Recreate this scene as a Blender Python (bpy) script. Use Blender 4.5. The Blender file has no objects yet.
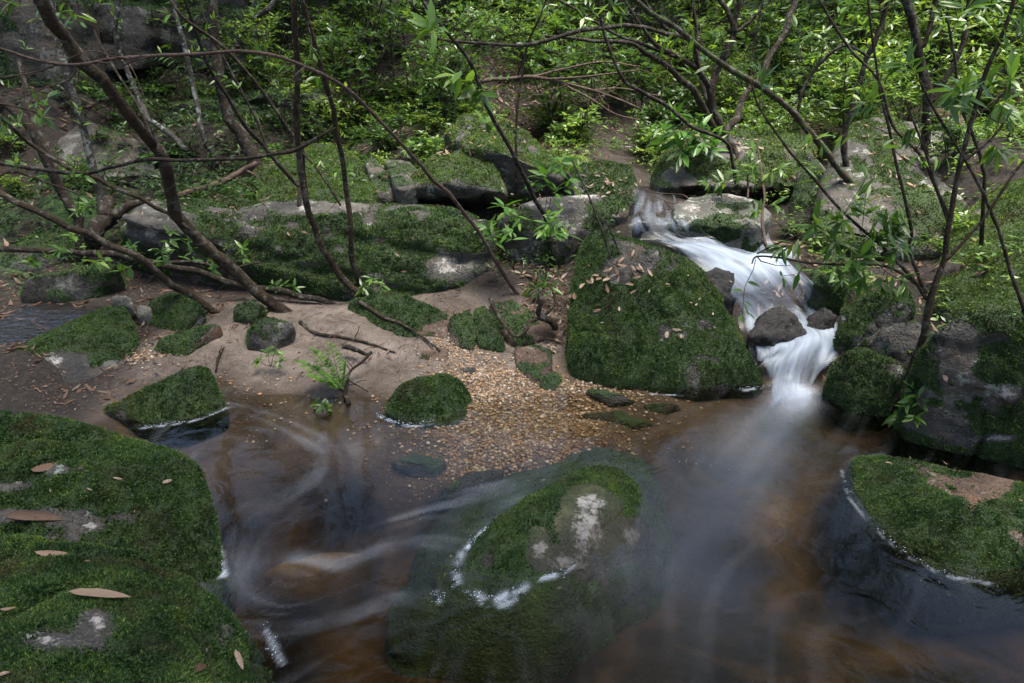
import bpy, bmesh, math, random
import numpy as np
from mathutils import Vector, Matrix

# ------------------------------------------------------------------ camera, sky, sun, exposure
SC = bpy.context.scene
COL = SC.collection
R = math.radians
CAM_H, PITCH, FPX = 1.40, 22.0, 683.0
cd = bpy.data.cameras.new('camera'); cam = bpy.data.objects.new('camera', cd); COL.objects.link(cam)
cam.location = (0, 0, CAM_H); cam.rotation_euler = (R(90 - PITCH), 0, 0)
cd.sensor_width = 36.0; cd.lens = 24.0; cd.clip_start = 0.05; cd.clip_end = 300
SC.camera = cam
SUN_EL, SUN_AZ = 79.0, 120.0           # azimuth clockwise from +Y (the sun stands high behind the viewer, to the right)
W = bpy.data.worlds.new('World'); SC.world = W; W.use_nodes = True
wn = W.node_tree.nodes; wl = W.node_tree.links
sky = wn.new('ShaderNodeTexSky'); sky.sky_type = 'NISHITA'; sky.sun_disc = False
sky.sun_elevation = R(SUN_EL); sky.sun_rotation = R(SUN_AZ); sky.air_density = 1.0; sky.dust_density = 2.5
wl.new(sky.outputs[0], wn['Background'].inputs[0]); wn['Background'].inputs[1].default_value = 0.075
sd = bpy.data.lights.new('sun', 'SUN'); sun = bpy.data.objects.new('sun', sd); COL.objects.link(sun)
sd.energy = 3.6; sd.angle = R(36); sd.color = (1.0, 0.95, 0.86)
_e, _a = R(SUN_EL), R(SUN_AZ)
_to = Vector((math.cos(_e) * math.sin(_a), math.cos(_e) * math.cos(_a), math.sin(_e)))
sun.rotation_euler = _to.to_track_quat('Z', 'Y').to_euler()
SC.view_settings.view_transform = 'Standard'; SC.view_settings.look = 'None'
SC.view_settings.exposure = 2.5; SC.view_settings.gamma = 1.0
SC.render.engine = 'CYCLES'
SC.cycles.use_denoising = True
SC.cycles.max_bounces = 7; SC.cycles.diffuse_bounces = 3; SC.cycles.glossy_bounces = 3
SC.cycles.transparent_max_bounces = 14; SC.cycles.transmission_bounces = 4
SC.cycles.sample_clamp_indirect = 4.0

rng = np.random.default_rng(11); random.seed(11)

# ------------------------------------------------------------------ helpers: pixels of the survey photo -> places in the gully
_c, _s = math.cos(R(PITCH)), math.sin(R(PITCH))
def ray(px, py):
    a = (px - 512.0) / FPX; b = (341.5 - py) / FPX
    return np.array((a, _c + b * _s, -_s + b * _c))
def pz(px, py, z):
    d = ray(px, py); t = (z - CAM_H) / d[2]; return np.array((0, 0, CAM_H)) + d * t
def pY(px, py, Y):
    d = ray(px, py); t = Y / d[1]; return np.array((0, 0, CAM_H)) + d * t
def depth(p):
    return p[1] * _c - (p[2] - CAM_H) * _s
def project(P):
    P = np.asarray(P); q = P - np.array((0, 0, CAM_H))
    f = q[..., 1] * _c - q[..., 2] * _s; u = q[..., 1] * _s + q[..., 2] * _c
    return 512 + FPX * q[..., 0] / f, 341.5 - FPX * u / f

def _hash(ix, iy, iz, seed):
    with np.errstate(over='ignore'):
        h = (ix.astype(np.int64) * 374761393 + iy.astype(np.int64) * 668265263 + iz.astype(np.int64) * 2147483647 + seed * 974634777)
        h = (h ^ (h >> 13)) * 1274126177
        h = h ^ (h >> 16)
    return (h & 0xFFFFFF) / float(0xFFFFFF)
def vnoise(P, seed=0):
    P = np.asarray(P, float); i = np.floor(P).astype(np.int64); f = P - i; f = f * f * f * (f * (f * 6 - 15) + 10)
    out = 0
    for dx in (0, 1):
        wx = f[:, 0] if dx else 1 - f[:, 0]
        for dy in (0, 1):
            wy = f[:, 1] if dy else 1 - f[:, 1]
            for dz in (0, 1):
                wz = f[:, 2] if dz else 1 - f[:, 2]
                out = out + wx * wy * wz * _hash(i[:, 0] + dx, i[:, 1] + dy, i[:, 2] + dz, seed)
    return out * 2 - 1
def fbm(P, octs=4, seed=0, gain=.5):
    a, o, s = 1.0, 0, 0; P = np.asarray(P, float)
    for k in range(octs):
        o = o + a * vnoise(P * 2.03 ** k + k * 17.3, seed + k); s += a; a *= gain
    return o / s
def sstep(a, b, x):
    t = np.clip((x - a) / (b - a), 0, 1); return t * t * (3 - 2 * t)

def mesh_np(name, V, F, mat=None, attrs=None, smooth=False):
    V = np.asarray(V, np.float32).reshape(-1, 3)
    FL = F if isinstance(F, list) else [F]
    FL = [np.asarray(f, np.int32) for f in FL if len(f)]
    me = bpy.data.meshes.new(name)
    me.vertices.add(len(V)); me.vertices.foreach_set('co', V.ravel())
    nl = sum(f.size for f in FL); npoly = sum(len(f) for f in FL)
    me.loops.add(nl); me.polygons.add(npoly)
    me.loops.foreach_set('vertex_index', np.concatenate([f.ravel() for f in FL]))
    tot = np.concatenate([np.full(len(f), f.shape[1], np.int32) for f in FL])
    st = np.concatenate(([0], np.cumsum(tot)[:-1])).astype(np.int32)
    me.polygons.foreach_set('loop_start', st)
    if smooth: me.polygons.foreach_set('use_smooth', np.ones(npoly, bool))
    for k, a in (attrs or {}).items():
        at = me.attributes.new(k, 'FLOAT', 'POINT'); at.data.foreach_set('value', np.asarray(a, np.float32))
    me.update(calc_edges=True); me.validate()
    if mat: me.materials.append(mat)
    return me
def link(name, me, parent=None, loc=None):
    o = bpy.data.objects.new(name, me); COL.objects.link(o)
    if parent is not None: o.parent = parent
    if loc is not None: o.location = loc
    return o
def tag(o, label=None, cat=None, group=None, kind=None):
    if label: o['label'] = label
    if cat: o['category'] = cat
    if group: o['group'] = group
    if kind: o['kind'] = kind
    return o
def empty(name, loc=(0, 0, 0)):
    o = bpy.data.objects.new(name, None); COL.objects.link(o); o.location = loc; o.empty_display_size = .05
    return o
def copy_tree(o, parent=None):
    c = o.copy(); COL.objects.link(c)
    if parent is not None: c.parent = parent
    for ch in list(o.children): copy_tree(ch, c)
    return c
def unit(v):
    v = np.asarray(v, float); return v / (np.linalg.norm(v, axis=-1, keepdims=True) + 1e-9)

class Geo:
    """collects triangles / quads with one float per vertex"""
    def __init__(s): s.V, s.T, s.Q, s.A, s.n = [], [], [], [], 0
    def add(s, V, T=None, Q=None, a=0.0):
        V = np.asarray(V, float).reshape(-1, 3); s.V.append(V)
        if T is not None and len(T): s.T.append(np.asarray(T) + s.n)
        if Q is not None and len(Q): s.Q.append(np.asarray(Q) + s.n)
        s.A.append(np.broadcast_to(np.asarray(a, float), (len(V),))); s.n += len(V)
    def mesh(s, name, mat, smooth=False):
        F = []
        if s.T: F.append(np.concatenate(s.T))
        if s.Q: F.append(np.concatenate(s.Q))
        return mesh_np(name, np.concatenate(s.V), F, mat, {'v': np.concatenate(s.A)}, smooth)

def smooth_path(P, n):
    P = np.asarray(P, float)
    if len(P) < 3:
        t = np.linspace(0, 1, n)[:, None]; return P[0] * (1 - t) + P[-1] * t
    Q = np.vstack((2 * P[0] - P[1], P, 2 * P[-1] - P[-2])); m = len(P) - 1
    u = np.linspace(0, m - 1e-6, n); i = u.astype(int); t = (u - i)[:, None]
    p0, p1, p2, p3 = Q[i], Q[i + 1], Q[i + 2], Q[i + 3]
    return .5 * (2 * p1 + (p2 - p0) * t + (2 * p0 - 5 * p1 + 4 * p2 - p3) * t ** 2 + (3 * p1 - p0 - 3 * p2 + p3) * t ** 3)
def tube(g, P, r, sides=6, a=0.0, knob=0.0):
    P = np.asarray(P, float); n = len(P); r = np.broadcast_to(np.asarray(r, float), (n,)).copy()
    if knob: r = r * (1 + knob * rng.normal(size=n))
    T = unit(np.gradient(P, axis=0)); ref = np.array((0.31, .2, .93)) if abs(T[:, 2]).mean() < .85 else np.array((1., 0.1, 0))
    N = unit(np.cross(T, ref)); B = np.cross(T, N)
    th = np.linspace(0, 2 * np.pi, sides, endpoint=False)
    V = P[:, None] + r[:, None, None] * (N[:, None] * np.cos(th)[:, None] + B[:, None] * np.sin(th)[:, None])
    i = np.arange(n - 1)[:, None] * sides; j = np.arange(sides)[None]; k = (j + 1) % sides
    Q = np.stack((i + j, i + k, i + sides + k, i + sides + j), -1).reshape(-1, 4)
    V = np.vstack((V.reshape(-1, 3), P[:1], P[-1:]))
    T3 = [(n * sides, (q + 1) % sides, q) for q in range(sides)] + [(n * sides + 1, (n - 1) * sides + q, (n - 1) * sides + (q + 1) % sides) for q in range(sides)]
    g.add(V, T3, Q, a)

def leaves(g, pos, d, up, L, Wd, fold=.25, bend=.25, segs=2, a=None):
    """many leaf blades at once: folded along the midrib, bent along the length"""
    pos = np.asarray(pos, float).reshape(-1, 3); n = len(pos)
    d = unit(np.broadcast_to(d, (n, 3))); s = unit(np.cross(d, np.broadcast_to(up, (n, 3)) + 1e-4)); u = np.cross(s, d)
    L = np.broadcast_to(L, (n,)).astype(float)[:, None]; Wd = np.broadcast_to(Wd, (n,)).astype(float)[:, None]
    bend = np.broadcast_to(bend, (n,)).astype(float)[:, None]
    def pt(t, side, w): return pos + d * L * t + s * (Wd * w * side * .5) + u * (Wd * w * fold * abs(side) * .5) - u * (L * bend * t * t)
    if segs == 1:
        V = np.stack((pt(0, 0, 0), pt(.42, -1, 1), pt(.42, 0, 1), pt(.42, 1, 1), pt(1, 0, 0)), 1); T = np.array(((0, 2, 1), (0, 3, 2), (1, 2, 4), (2, 3, 4))); m = 5
    else:
        ts = np.linspace(0, 1, 4 if segs == 2 else 8)[1:-1]; ts = np.concatenate(([.10], ts)) if segs > 2 else ts
        ws = np.sin(np.pi * ts ** .82) ** .75; rows = []; T = []; k = len(ts)
        for q, (t_, w_) in enumerate(zip(ts, ws)):
            jit = (1 + .06 * rng.normal(size=(n, 1)), 1 + .06 * rng.normal(size=(n, 1))) if segs > 2 else (1, 1)
            rows += [pt(t_, -1, w_ * jit[0]), pt(t_, 0, w_), pt(t_, 1, w_ * jit[1])]
            a0 = 1 + 3 * q
            if q == 0: T += [(0, a0 + 1, a0), (0, a0 + 2, a0 + 1)]
            else: T += [(a0 - 3, a0 - 2, a0 + 1), (a0 - 3, a0 + 1, a0), (a0 - 2, a0 - 1, a0 + 2), (a0 - 2, a0 + 2, a0 + 1)]
        e = 1 + 3 * k; T += [(e - 3, e - 2, e), (e - 2, e - 1, e)]; V = np.stack([pt(0, 0, 0)] + rows + [pt(1, 0, 0)], 1); T = np.array(T); m = e + 1
    T = (T[None] + (np.arange(n) * m)[:, None, None]).reshape(-1, 3)
    av = np.repeat(rng.random(n) if a is None else np.broadcast_to(a, (n,)), m)
    g.add(V.reshape(-1, 3), T, None, av)

# ------------------------------------------------------------------ materials
def mat(name):
    m = bpy.data.materials.new(name); m.use_nodes = True; nt = m.node_tree
    for n in list(nt.nodes): nt.nodes.remove(n)
    out = nt.nodes.new('ShaderNodeOutputMaterial')
    return m, nt, out
def nd(nt, t, **kw):
    n = nt.nodes.new(t)
    for k, v in kw.items():
        if k.startswith('i_'): n.inputs[k[2:].replace('_', ' ')].default_value = v
        elif isinstance(k, str): setattr(n, k, v)
    return n
def ramp(nt, src, stops, interp='LINEAR'):
    r = nt.nodes.new('ShaderNodeValToRGB'); r.color_ramp.interpolation = interp
    el = r.color_ramp.elements
    while len(el) < len(stops): el.new(.5)
    for e, (p, c) in zip(el, stops): e.position = p; e.color = (*c, 1) if len(c) == 3 else c
    nt.links.new(src, r.inputs[0]); return r.outputs[0]
def noise(nt, scale, detail=5, rough=.6, vec=None, dist=0.0):
    n = nt.nodes.new('ShaderNodeTexNoise'); n.inputs['Scale'].default_value = scale; n.inputs['Detail'].default_value = detail
    n.inputs['Roughness'].default_value = rough; n.inputs['Distortion'].default_value = dist
    if vec is not None: nt.links.new(vec, n.inputs['Vector'])
    return n.outputs['Fac']
def wpos(nt): return nt.nodes.new('ShaderNodeNewGeometry').outputs['Position']
def attr(nt, name):
    n = nt.nodes.new('ShaderNodeAttribute'); n.attribute_name = name; return n.outputs['Fac']
def mixc(nt, f, a, b, mode='MIX'):
    n = nt.nodes.new('ShaderNodeMix'); n.data_type = 'RGBA'; n.blend_type = mode
    for sock, val in ((0, f), (6, a), (7, b)):
        if hasattr(val, 'links') or hasattr(val, 'is_linked'): nt.links.new(val, n.inputs[sock])
        else: n.inputs[sock].default_value = (val if sock == 0 else ((*val, 1) if len(val) == 3 else val))
    return n.outputs[2]
def mth(nt, op, a, b=None, c=None, clamp=False):
    n = nt.nodes.new('ShaderNodeMath'); n.operation = op; n.use_clamp = clamp
    for i, v in enumerate((a, b, c)):
        if v is None: continue
        if hasattr(v, 'is_linked'): nt.links.new(v, n.inputs[i])
        else: n.inputs[i].default_value = v
    return n.outputs[0]
def bump(nt, h, strength, dist=.02):
    b = nt.nodes.new('ShaderNodeBump'); b.inputs['Strength'].default_value = strength; b.inputs['Distance'].default_value = dist
    nt.links.new(h, b.inputs['Height']); return b.outputs[0]
def pbsdf(nt, col, rough=.7, spec=.4, normal=None):
    p = nt.nodes.new('ShaderNodeBsdfPrincipled')
    for sock, v in (('Base Color', col), ('Roughness', rough), ('Specular IOR Level', spec)):
        if hasattr(v, 'is_linked'): nt.links.new(v, p.inputs[sock])
        else: p.inputs[sock].default_value = (*v, 1) if isinstance(v, tuple) else v
    if normal is not None: nt.links.new(normal, p.inputs['Normal'])
    return p.outputs[0]

MOSS_STOPS = [(0, (.007, .017, .006)), (.35, (.018, .044, .011)), (.65, (.044, .092, .020)), (1, (.13, .185, .042))]
def rock_mat(name, dark, mid, light, lichen=.5, stain=(.075, .05, .032)):
    m, nt, out = mat(name); P = wpos(nt)
    n1 = noise(nt, 3.2, 6, .62, P, .4); n2 = noise(nt, 26, 6, .7, P); n3 = noise(nt, 130, 3, .6, P)
    base = ramp(nt, n1, [(.28, dark), (.5, mid), (.72, light)])
    base = mixc(nt, ramp(nt, n2, [(.35, (0, 0, 0)), (.62, (1, 1, 1))]), mixc(nt, .55, base, dark), base)
    base = mixc(nt, ramp(nt, noise(nt, 9, 7, .72, P, .8), [(.40, (.8, .8, .8)), (.52, (0, 0, 0))]), base, dark)
    base = mixc(nt, ramp(nt, n3, [(.5, (0, 0, 0)), (.72, (.6, .6, .6))]), base, light)
    base = mixc(nt, ramp(nt, noise(nt, 2.1, 4, .6, P, 1.0), [(.56, (0, 0, 0)), (.7, (.7, .7, .7))]), base, stain)
    # pale lichen crusts, broken edged
    ln = mth(nt, 'ADD', mth(nt, 'MULTIPLY', noise(nt, 6.5, 4, .55, P, .6), .75), mth(nt, 'MULTIPLY', noise(nt, 60, 3, .7, P), .25))
    lm = ramp(nt, mth(nt, 'ADD', mth(nt, 'MULTIPLY', ln, .7), mth(nt, 'MULTIPLY', noise(nt, 34, 4, .6, P, .5), .3)), [(.555, (0, 0, 0)), (.59, (1, 1, 1))])
    base = mixc(nt, mth(nt, 'MULTIPLY', lm, lichen), base, mixc(nt, n2, (.26, .30, .25), (.48, .50, .43)))
    lp = attr(nt, 'lichen')
    lpm = ramp(nt, mth(nt, 'ADD', lp, mth(nt, 'MULTIPLY', mth(nt, 'SUBTRACT', noise(nt, 42, 6, .75, P, .4), .5), 2.6)), [(.36, (0, 0, 0)), (.72, (1, 1, 1))])
    base = mixc(nt, lpm, base, mixc(nt, n2, (.16, .145, .13), (.46, .42, .39)))
    mo = attr(nt, 'moss')
    mcol = ramp(nt, mth(nt, 'ADD', mth(nt, 'MULTIPLY', noise(nt, 9, 4, .6, P), .6), mth(nt, 'MULTIPLY', noise(nt, 75, 4, .75, P), .4)), [(p * .5 + .25, c) for p, c in MOSS_STOPS])
    mm = ramp(nt, mth(nt, 'ADD', mo, mth(nt, 'MULTIPLY', mth(nt, 'SUBTRACT', n2, .5), .9)), [(.38, (0, 0, 0)), (.55, (1, 1, 1))])
    # wet band just above the water
    sep = nt.nodes.new('ShaderNodeSeparateXYZ'); nt.links.new(P, sep.inputs[0])
    wet = ramp(nt, mth(nt, 'ADD', sep.outputs[2], mth(nt, 'MULTIPLY', mth(nt, 'SUBTRACT', n2, .5), .06)), [(.015, (1, 1, 1)), (.06, (0, 0, 0))])
    base = mixc(nt, wet, base, mixc(nt, .72, base, (.02, .016, .012)))
    mcol = mixc(nt, .55, mcol, (.012, .011, .005))  # under-moss browned and darkened; shade between tufts put into the colour
    col = mixc(nt, mm, base, mcol)
    rough = mth(nt, 'ADD', mth(nt, 'MULTIPLY', mm, .30), mth(nt, 'SUBTRACT', mth(nt, 'ADD', mth(nt, 'MULTIPLY', n2, .35), .36), mth(nt, 'MULTIPLY', wet, .25)))
    h = mth(nt, 'ADD', mth(nt, 'MULTIPLY', n2, .7), mth(nt, 'MULTIPLY', n3, .35))
    h = mth(nt, 'ADD', h, mth(nt, 'MULTIPLY', mth(nt, 'MULTIPLY', mm, noise(nt, 90, 3, .7, P)), .6))
    nt.links.new(pbsdf(nt, col, rough, .35, bump(nt, mth(nt, 'ADD', h, mth(nt, 'MULTIPLY', noise(nt, 9, 7, .68, P, .3), 1.4)), .75, .04)), out.inputs[0]); return m

def moss_mat(name, stops=MOSS_STOPS):
    m, nt, out = mat(name); P = wpos(nt); g = nt.nodes.new('ShaderNodeNewGeometry')
    f = mth(nt, 'ADD', mth(nt, 'MULTIPLY', attr(nt, 'v'), .34), mth(nt, 'MULTIPLY', noise(nt, 10, 4, .62, P), .26))
    f = mth(nt, 'ADD', f, mth(nt, 'MULTIPLY', g.outputs['Random Per Island'], .44))
    col = ramp(nt, f, [(p * .62 + .2, c) for p, c in stops])
    br = ramp(nt, noise(nt, 5.5, 3, .6, P, .5), [(.53, (0, 0, 0)), (.69, (.75, .75, .75))])
    col = mixc(nt, br, col, (.060, .046, .020))
    col = mixc(nt, ramp(nt, noise(nt, 7.5, 3, .55, P, .8), [(.57, (0, 0, 0)), (.68, (.6, .6, .6))]), col, mixc(nt, 1.0, col, (2.0, 1.7, .9), 'MULTIPLY'))
    t = nt.nodes.new('ShaderNodeBsdfTranslucent'); nt.links.new(col, t.inputs[0])
    mx = nt.nodes.new('ShaderNodeMixShader'); mx.inputs[0].default_value = .22
    nt.links.new(pbsdf(nt, col, .6, .28), mx.inputs[1]); nt.links.new(t.outputs[0], mx.inputs[2])
    nt.links.new(mx.outputs[0], out.inputs[0]); return m

def leaf_mat(name, stops, trans=.35, rough=.38, spec=.5):
    m, nt, out = mat(name); g = nt.nodes.new('ShaderNodeNewGeometry'); oi = nt.nodes.new('ShaderNodeObjectInfo')
    f = mth(nt, 'ADD', mth(nt, 'MULTIPLY', g.outputs['Random Per Island'], .52), mth(nt, 'MULTIPLY', oi.outputs['Random'], .48))
    col = ramp(nt, f, stops)
    col = mixc(nt, mth(nt, 'MULTIPLY', noise(nt, 40, 2, .5, g.outputs['Position']), .35), col, mixc(nt, .5, col, (.015, .02, .006)))
    t = nt.nodes.new('ShaderNodeBsdfTranslucent')
    tc = mixc(nt, .5, col, mixc(nt, 1.0, col, (1.5, 1.35, .5), 'MULTIPLY')); nt.links.new(tc, t.inputs[0])
    mx = nt.nodes.new('ShaderNodeMixShader'); mx.inputs[0].default_value = trans
    nt.links.new(pbsdf(nt, col, rough, spec), mx.inputs[1]); nt.links.new(t.outputs[0], mx.inputs[2])
    nt.links.new(mx.outputs[0], out.inputs[0]); return m

def bark_mat(name, dark, light, spots=0.0, mossy=0.0):
    m, nt, out = mat(name); P = wpos(nt)
    n1 = noise(nt, 14, 5, .65, P, .3); n2 = noise(nt, 90, 4, .7, P)
    col = ramp(nt, mth(nt, 'ADD', mth(nt, 'MULTIPLY', n1, .6), mth(nt, 'MULTIPLY', n2, .4)), [(.34, dark), (.66, light)])
    if spots: col = mixc(nt, ramp(nt, noise(nt, 22, 3, .6, P, .5), [(.54, (0, 0, 0)), (.6, (spots,) * 3)]), col, (.34, .36, .33))
    if mossy: col = mixc(nt, ramp(nt, noise(nt, 11, 4, .6, P), [(.46, (0, 0, 0)), (.6, (mossy,) * 3)]), col, (.04, .065, .015))
    nt.links.new(pbsdf(nt, col, .8, .15, bump(nt, mth(nt, 'ADD', n1, n2), 1.0, .014)), out.inputs[0]); return m

M = {}
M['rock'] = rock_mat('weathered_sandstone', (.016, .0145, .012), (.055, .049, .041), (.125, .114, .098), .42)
M['rock_dark'] = rock_mat('dark_sandstone', (.012, .011, .010), (.035, .030, .025), (.08, .07, .06), .18)  # darker sandstone tones with little lichen
M['rock_brown'] = rock_mat('iron_stained_sandstone', (.028, .016, .011), (.085, .052, .036), (.16, .105, .075), .2, (.19, .085, .028))
M['rock_pale'] = rock_mat('lichened_sandstone', (.03, .028, .023), (.10, .095, .08), (.22, .215, .18), .8)
M['rock_wet'] = rock_mat('wet_black_sandstone', (.005, .0048, .0045), (.014, .0125, .011), (.034, .030, .026), .0, (.02, .014, .01))
M['rock_sunk'] = rock_mat('algae_covered_sandstone', (.014, .020, .006), (.045, .05, .018), (.11, .10, .05), .05, (.03, .05, .01))
m, nt, out = mat('sandy_stone'); P = wpos(nt)
nt.links.new(pbsdf(nt, ramp(nt, noise(nt, 14, 5, .65, P), [(.3, (.05, .036, .02)), (.55, (.14, .10, .06)), (.75, (.26, .20, .13))]), .6, .3), out.inputs[0]); M['sandy'] = m
M['moss'] = moss_mat('moss')
M['moss_bright'] = moss_mat('sun_toned_moss', [(0, (.025, .045, .008)), (.35, (.05, .09, .013)), (.65, (.085, .14, .022)), (1, (.14, .20, .04))])  # brighter copy of the moss; sunlight put into its colour
M['leaf_bg'] = leaf_mat('understorey_leaf', [(0, (.016, .040, .011)), (.35, (.040, .092, .016)), (.6, (.085, .165, .024)), (.82, (.155, .25, .034)), (1, (.26, .32, .055))], .5, .36, .5)
M['leaf_dark'] = leaf_mat('shade_toned_leaf', [(0, (.010, .024, .008)), (.5, (.025, .055, .014)), (.85, (.05, .10, .02)), (1, (.09, .15, .03))], .4, .45, .35)  # darker copy of the understorey leaf; slope shade put into its colour
M['leaf_glossy'] = leaf_mat('glossy_leaf', [(0, (.03, .07, .013)), (.5, (.065, .14, .02)), (.85, (.12, .22, .03)), (1, (.19, .28, .05))], .48, .34, .5)
M['fern'] = leaf_mat('fern_frond', [(0, (.03, .085, .012)), (.6, (.07, .17, .02)), (1, (.13, .24, .035))], .4, .45, .4)
M['grass'] = leaf_mat('strap_leaf', [(0, (.02, .04, .010)), (.6, (.05, .09, .02)), (1, (.13, .14, .05))], .25, .42)
M['dead'] = leaf_mat('dead_leaf', [(0, (.035, .018, .011)), (.35, (.085, .045, .026)), (.65, (.15, .085, .055)), (.9, (.26, .18, .13)), (1, (.30, .13, .04))], .12, .5, .35)
M['dead_pale'] = leaf_mat('weathered_dead_leaf', [(0, (.08, .046, .028)), (.5, (.165, .105, .068)), (1, (.28, .205, .15))], .12, .45, .4)
M['bark'] = bark_mat('brown_sapling_bark', (.010, .007, .0045), (.052, .035, .021), .12)
M['bark_dark'] = bark_mat('dark_wet_bark', (.008, .006, .005), (.036, .026, .018), .12)
M['bark_pale'] = bark_mat('pale_speckled_bark', (.012, .011, .01), (.06, .056, .05), .35)
M['bark_moss'] = bark_mat('mossy_bark', (.014, .011, .008), (.06, .045, .03), .2, .8)
M['bark_red'] = bark_mat('bare_reddish_twig', (.03, .019, .015), (.115, .078, .062))
M['rotten'] = bark_mat('rotten_wood', (.012, .007, .005), (.075, .04, .025), .1, .25)

# ------------------------------------------------------------------ the ground: one sheet, pool bed to hillside
CTRL = []
def cw(x, y, z, w=1.0): CTRL.append((x, y, z, w))
def cp(px, py, z, w=1.0): p = pz(px, py, z); CTRL.append((p[0], p[1], z, w))
for q in [(230,424,0.0),(300,408,0.005),(345,400,.01),(380,395,.015),(420,372,.05),(480,395,.005),(560,380,.01),(560,362,.03),(640,396,-.02),(520,440,-.05),(590,428,-.06),
          (450,470,-.09),(350,440,-.14),(250,470,-.24),(300,560,-.30),(330,640,-.32),(700,480,-.22),(700,600,-.32),(850,600,-.34),(520,620,-.34),(900,520,-.26),(780,440,-.18),
          (200,440,-.16),(720,415,-.08),(660,430,-.07),(430,430,-.03),(400,560,-.28),(860,450,-.12),(980,640,-.3),(620,470,-.14),(480,520,-.2),
          (300,350,.07),(230,335,.11),(330,370,.05),(420,340,.09),(500,350,.07),(480,370,.045),(110,395,.03),(160,345,.10),(50,335,.09),(330,315,.15),(20,305,.12),(260,380,.035),
          (530,300,.16),(450,300,.2),(560,330,.1),(510,270,.28),(60,260,.22),(130,280,.17),(230,300,.16),
          (650,190,.58),(650,215,.55),(680,238,.45),(735,268,.33),(790,300,.2),(800,340,.06),(795,380,-.06),(760,345,.02),(850,330,.1),
          (880,380,.06),(850,300,.28),(930,300,.33),(830,250,.38),(780,250,.4),(750,240,.42),(960,260,.5),(890,330,.2)]: cp(*q)
for q in [(-4.5,4.5,.95),(-3,4.6,.62),(-2,4.7,.55),(-1,4.7,.5),(0,4.8,.5),(.55,4.6,.58),(1.0,4.8,.6),(1.6,4.9,.55),(2.2,4.5,.7),(3,4.3,1.0),(4.2,4.5,1.5),
          (-6,6,1.9),(-4,6,1.25),(-2.4,6,.95),(-.6,6,.9),(.6,6,.7),(1.2,6,.62),(2.5,6,.95),(4,6,1.4),(6,6,2.2),
          (-8,8,3.6),(-5,8,2.5),(-3,8,1.9),(-1,8,1.75),(.6,8,1.3),(1.6,8,.95),(2.6,8,1.2),(4,8,1.7),(7,8,3.0),
          (-8,10.5,4.9),(-4,10.5,3.5),(-1,10.5,2.9),(1,10.5,2.1),(3,10.5,1.9),(6,10.5,3.2),(9,10.5,4.2),
          (-10,14,7),(-4,14,5.4),(0,14,4.6),(3,14,3.9),(7,14,5),(12,14,6.2),(-12,19,9),(0,19,7),(12,19,8),
          (2.2,2.5,.3),(2.7,3.1,.6),(3.2,3.6,.9),(2.6,1.4,.25),(3.5,2,.7),(5,3,1.6),(6,1,1.6),(1.9,.4,-.1),
          (-2.2,2.0,.14),(-2.4,3.0,.14),(-3.2,3.2,.3),(-2.4,1.2,.14),(-4,2,.6),(-6,3,1.2),(-5,.5,.8),(-1.6,1.3,-.05),(-1.3,.6,-.15),(-2.6,-.5,.2),
          (0,.4,-.34),(1,.2,-.34),(-.6,-.6,-.3),(.6,-1,-.28),(2.6,-.6,.2),(0,-2.6,.25),(-3,-3,.5),(3,-3,.5),(9,9,4.6),(10,4,3.4),(-10,4,3.2),(12,0,3),(-12,0,3),(0,-6,.8),(-8,-6,1.5),(8,-6,1.5)]: cw(*q)
CTRL = np.array(CTRL)
def H(x, y, rough=True):
    x = np.asarray(x, float); y = np.asarray(y, float); sh = x.shape; x = x.ravel(); y = y.ravel(); z = np.empty(len(x))
    for s in range(0, len(x), 20000):
        xs, ys = x[s:s + 20000, None], y[s:s + 20000, None]
        d2 = (xs - CTRL[:, 0]) ** 2 + (ys - CTRL[:, 1]) ** 2
        w = CTRL[:, 3] / (d2 + .012 + .004 * np.maximum(ys - 3, 0)) ** 1.7
        z[s:s + 20000] = (w * CTRL[:, 2]).sum(1) / w.sum(1)
    if rough:
        P = np.stack((x, y, 0 * x), 1); amp = .018 + .10 * sstep(3.6, 6.5, y) + .05 * sstep(-.1, -.3, z)
        z = z + amp * fbm(P * 1.6, 4, 5) + .011 * fbm(P * 7, 4, 9)
    return z.reshape(sh)
def warp(a, b, c, n, k):
    t = np.linspace(-1, 1, n); s = np.sinh(k * t) / math.sinh(k); return np.where(s < 0, c + (c - a) * s, c + (b - c) * s)
gx = warp(-18, 18, 0, 420, 3.2); gy = warp(-9, 24, 2.6, 460, 3.0)
GX, GY = np.meshgrid(gx, gy); GZ = H(GX, GY); P = np.stack((GX, GY, GZ), -1).reshape(-1, 3)
nx, ny = len(gx), len(gy); ii = (np.arange(ny - 1)[:, None] * nx + np.arange(nx - 1)[None]).ravel()
Fq = np.stack((ii, ii + 1, ii + nx + 1, ii + nx), 1)
n_ = fbm(P * 1.3, 4, 3)
sandm = sstep(3.95, 3.55, P[:, 1] + .25 * n_) * sstep(.24, .16, P[:, 2] + .05 * n_) * sstep(-2.0, -1.6, P[:, 0] + .5 * n_) * sstep(2.05, 1.75, P[:, 0] + .3 * n_)
ppx, ppy = project(P + np.array((0, 0, 0)))
fallm = np.exp(-(((ppx - 775) / 85) ** 2 + ((ppy - 320) / 85) ** 2) ** 2) * (P[:, 1] > 2) * (P[:, 1] < 4.6) * (P[:, 2] > -.02); sandm = sandm * (1 - fallm)
grav = np.exp(-(((ppx - 520) / 95) ** 2 + ((ppy - 415) / 45) ** 2) ** 1.5) * (P[:, 1] > .8) * (P[:, 1] < 4)
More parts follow.
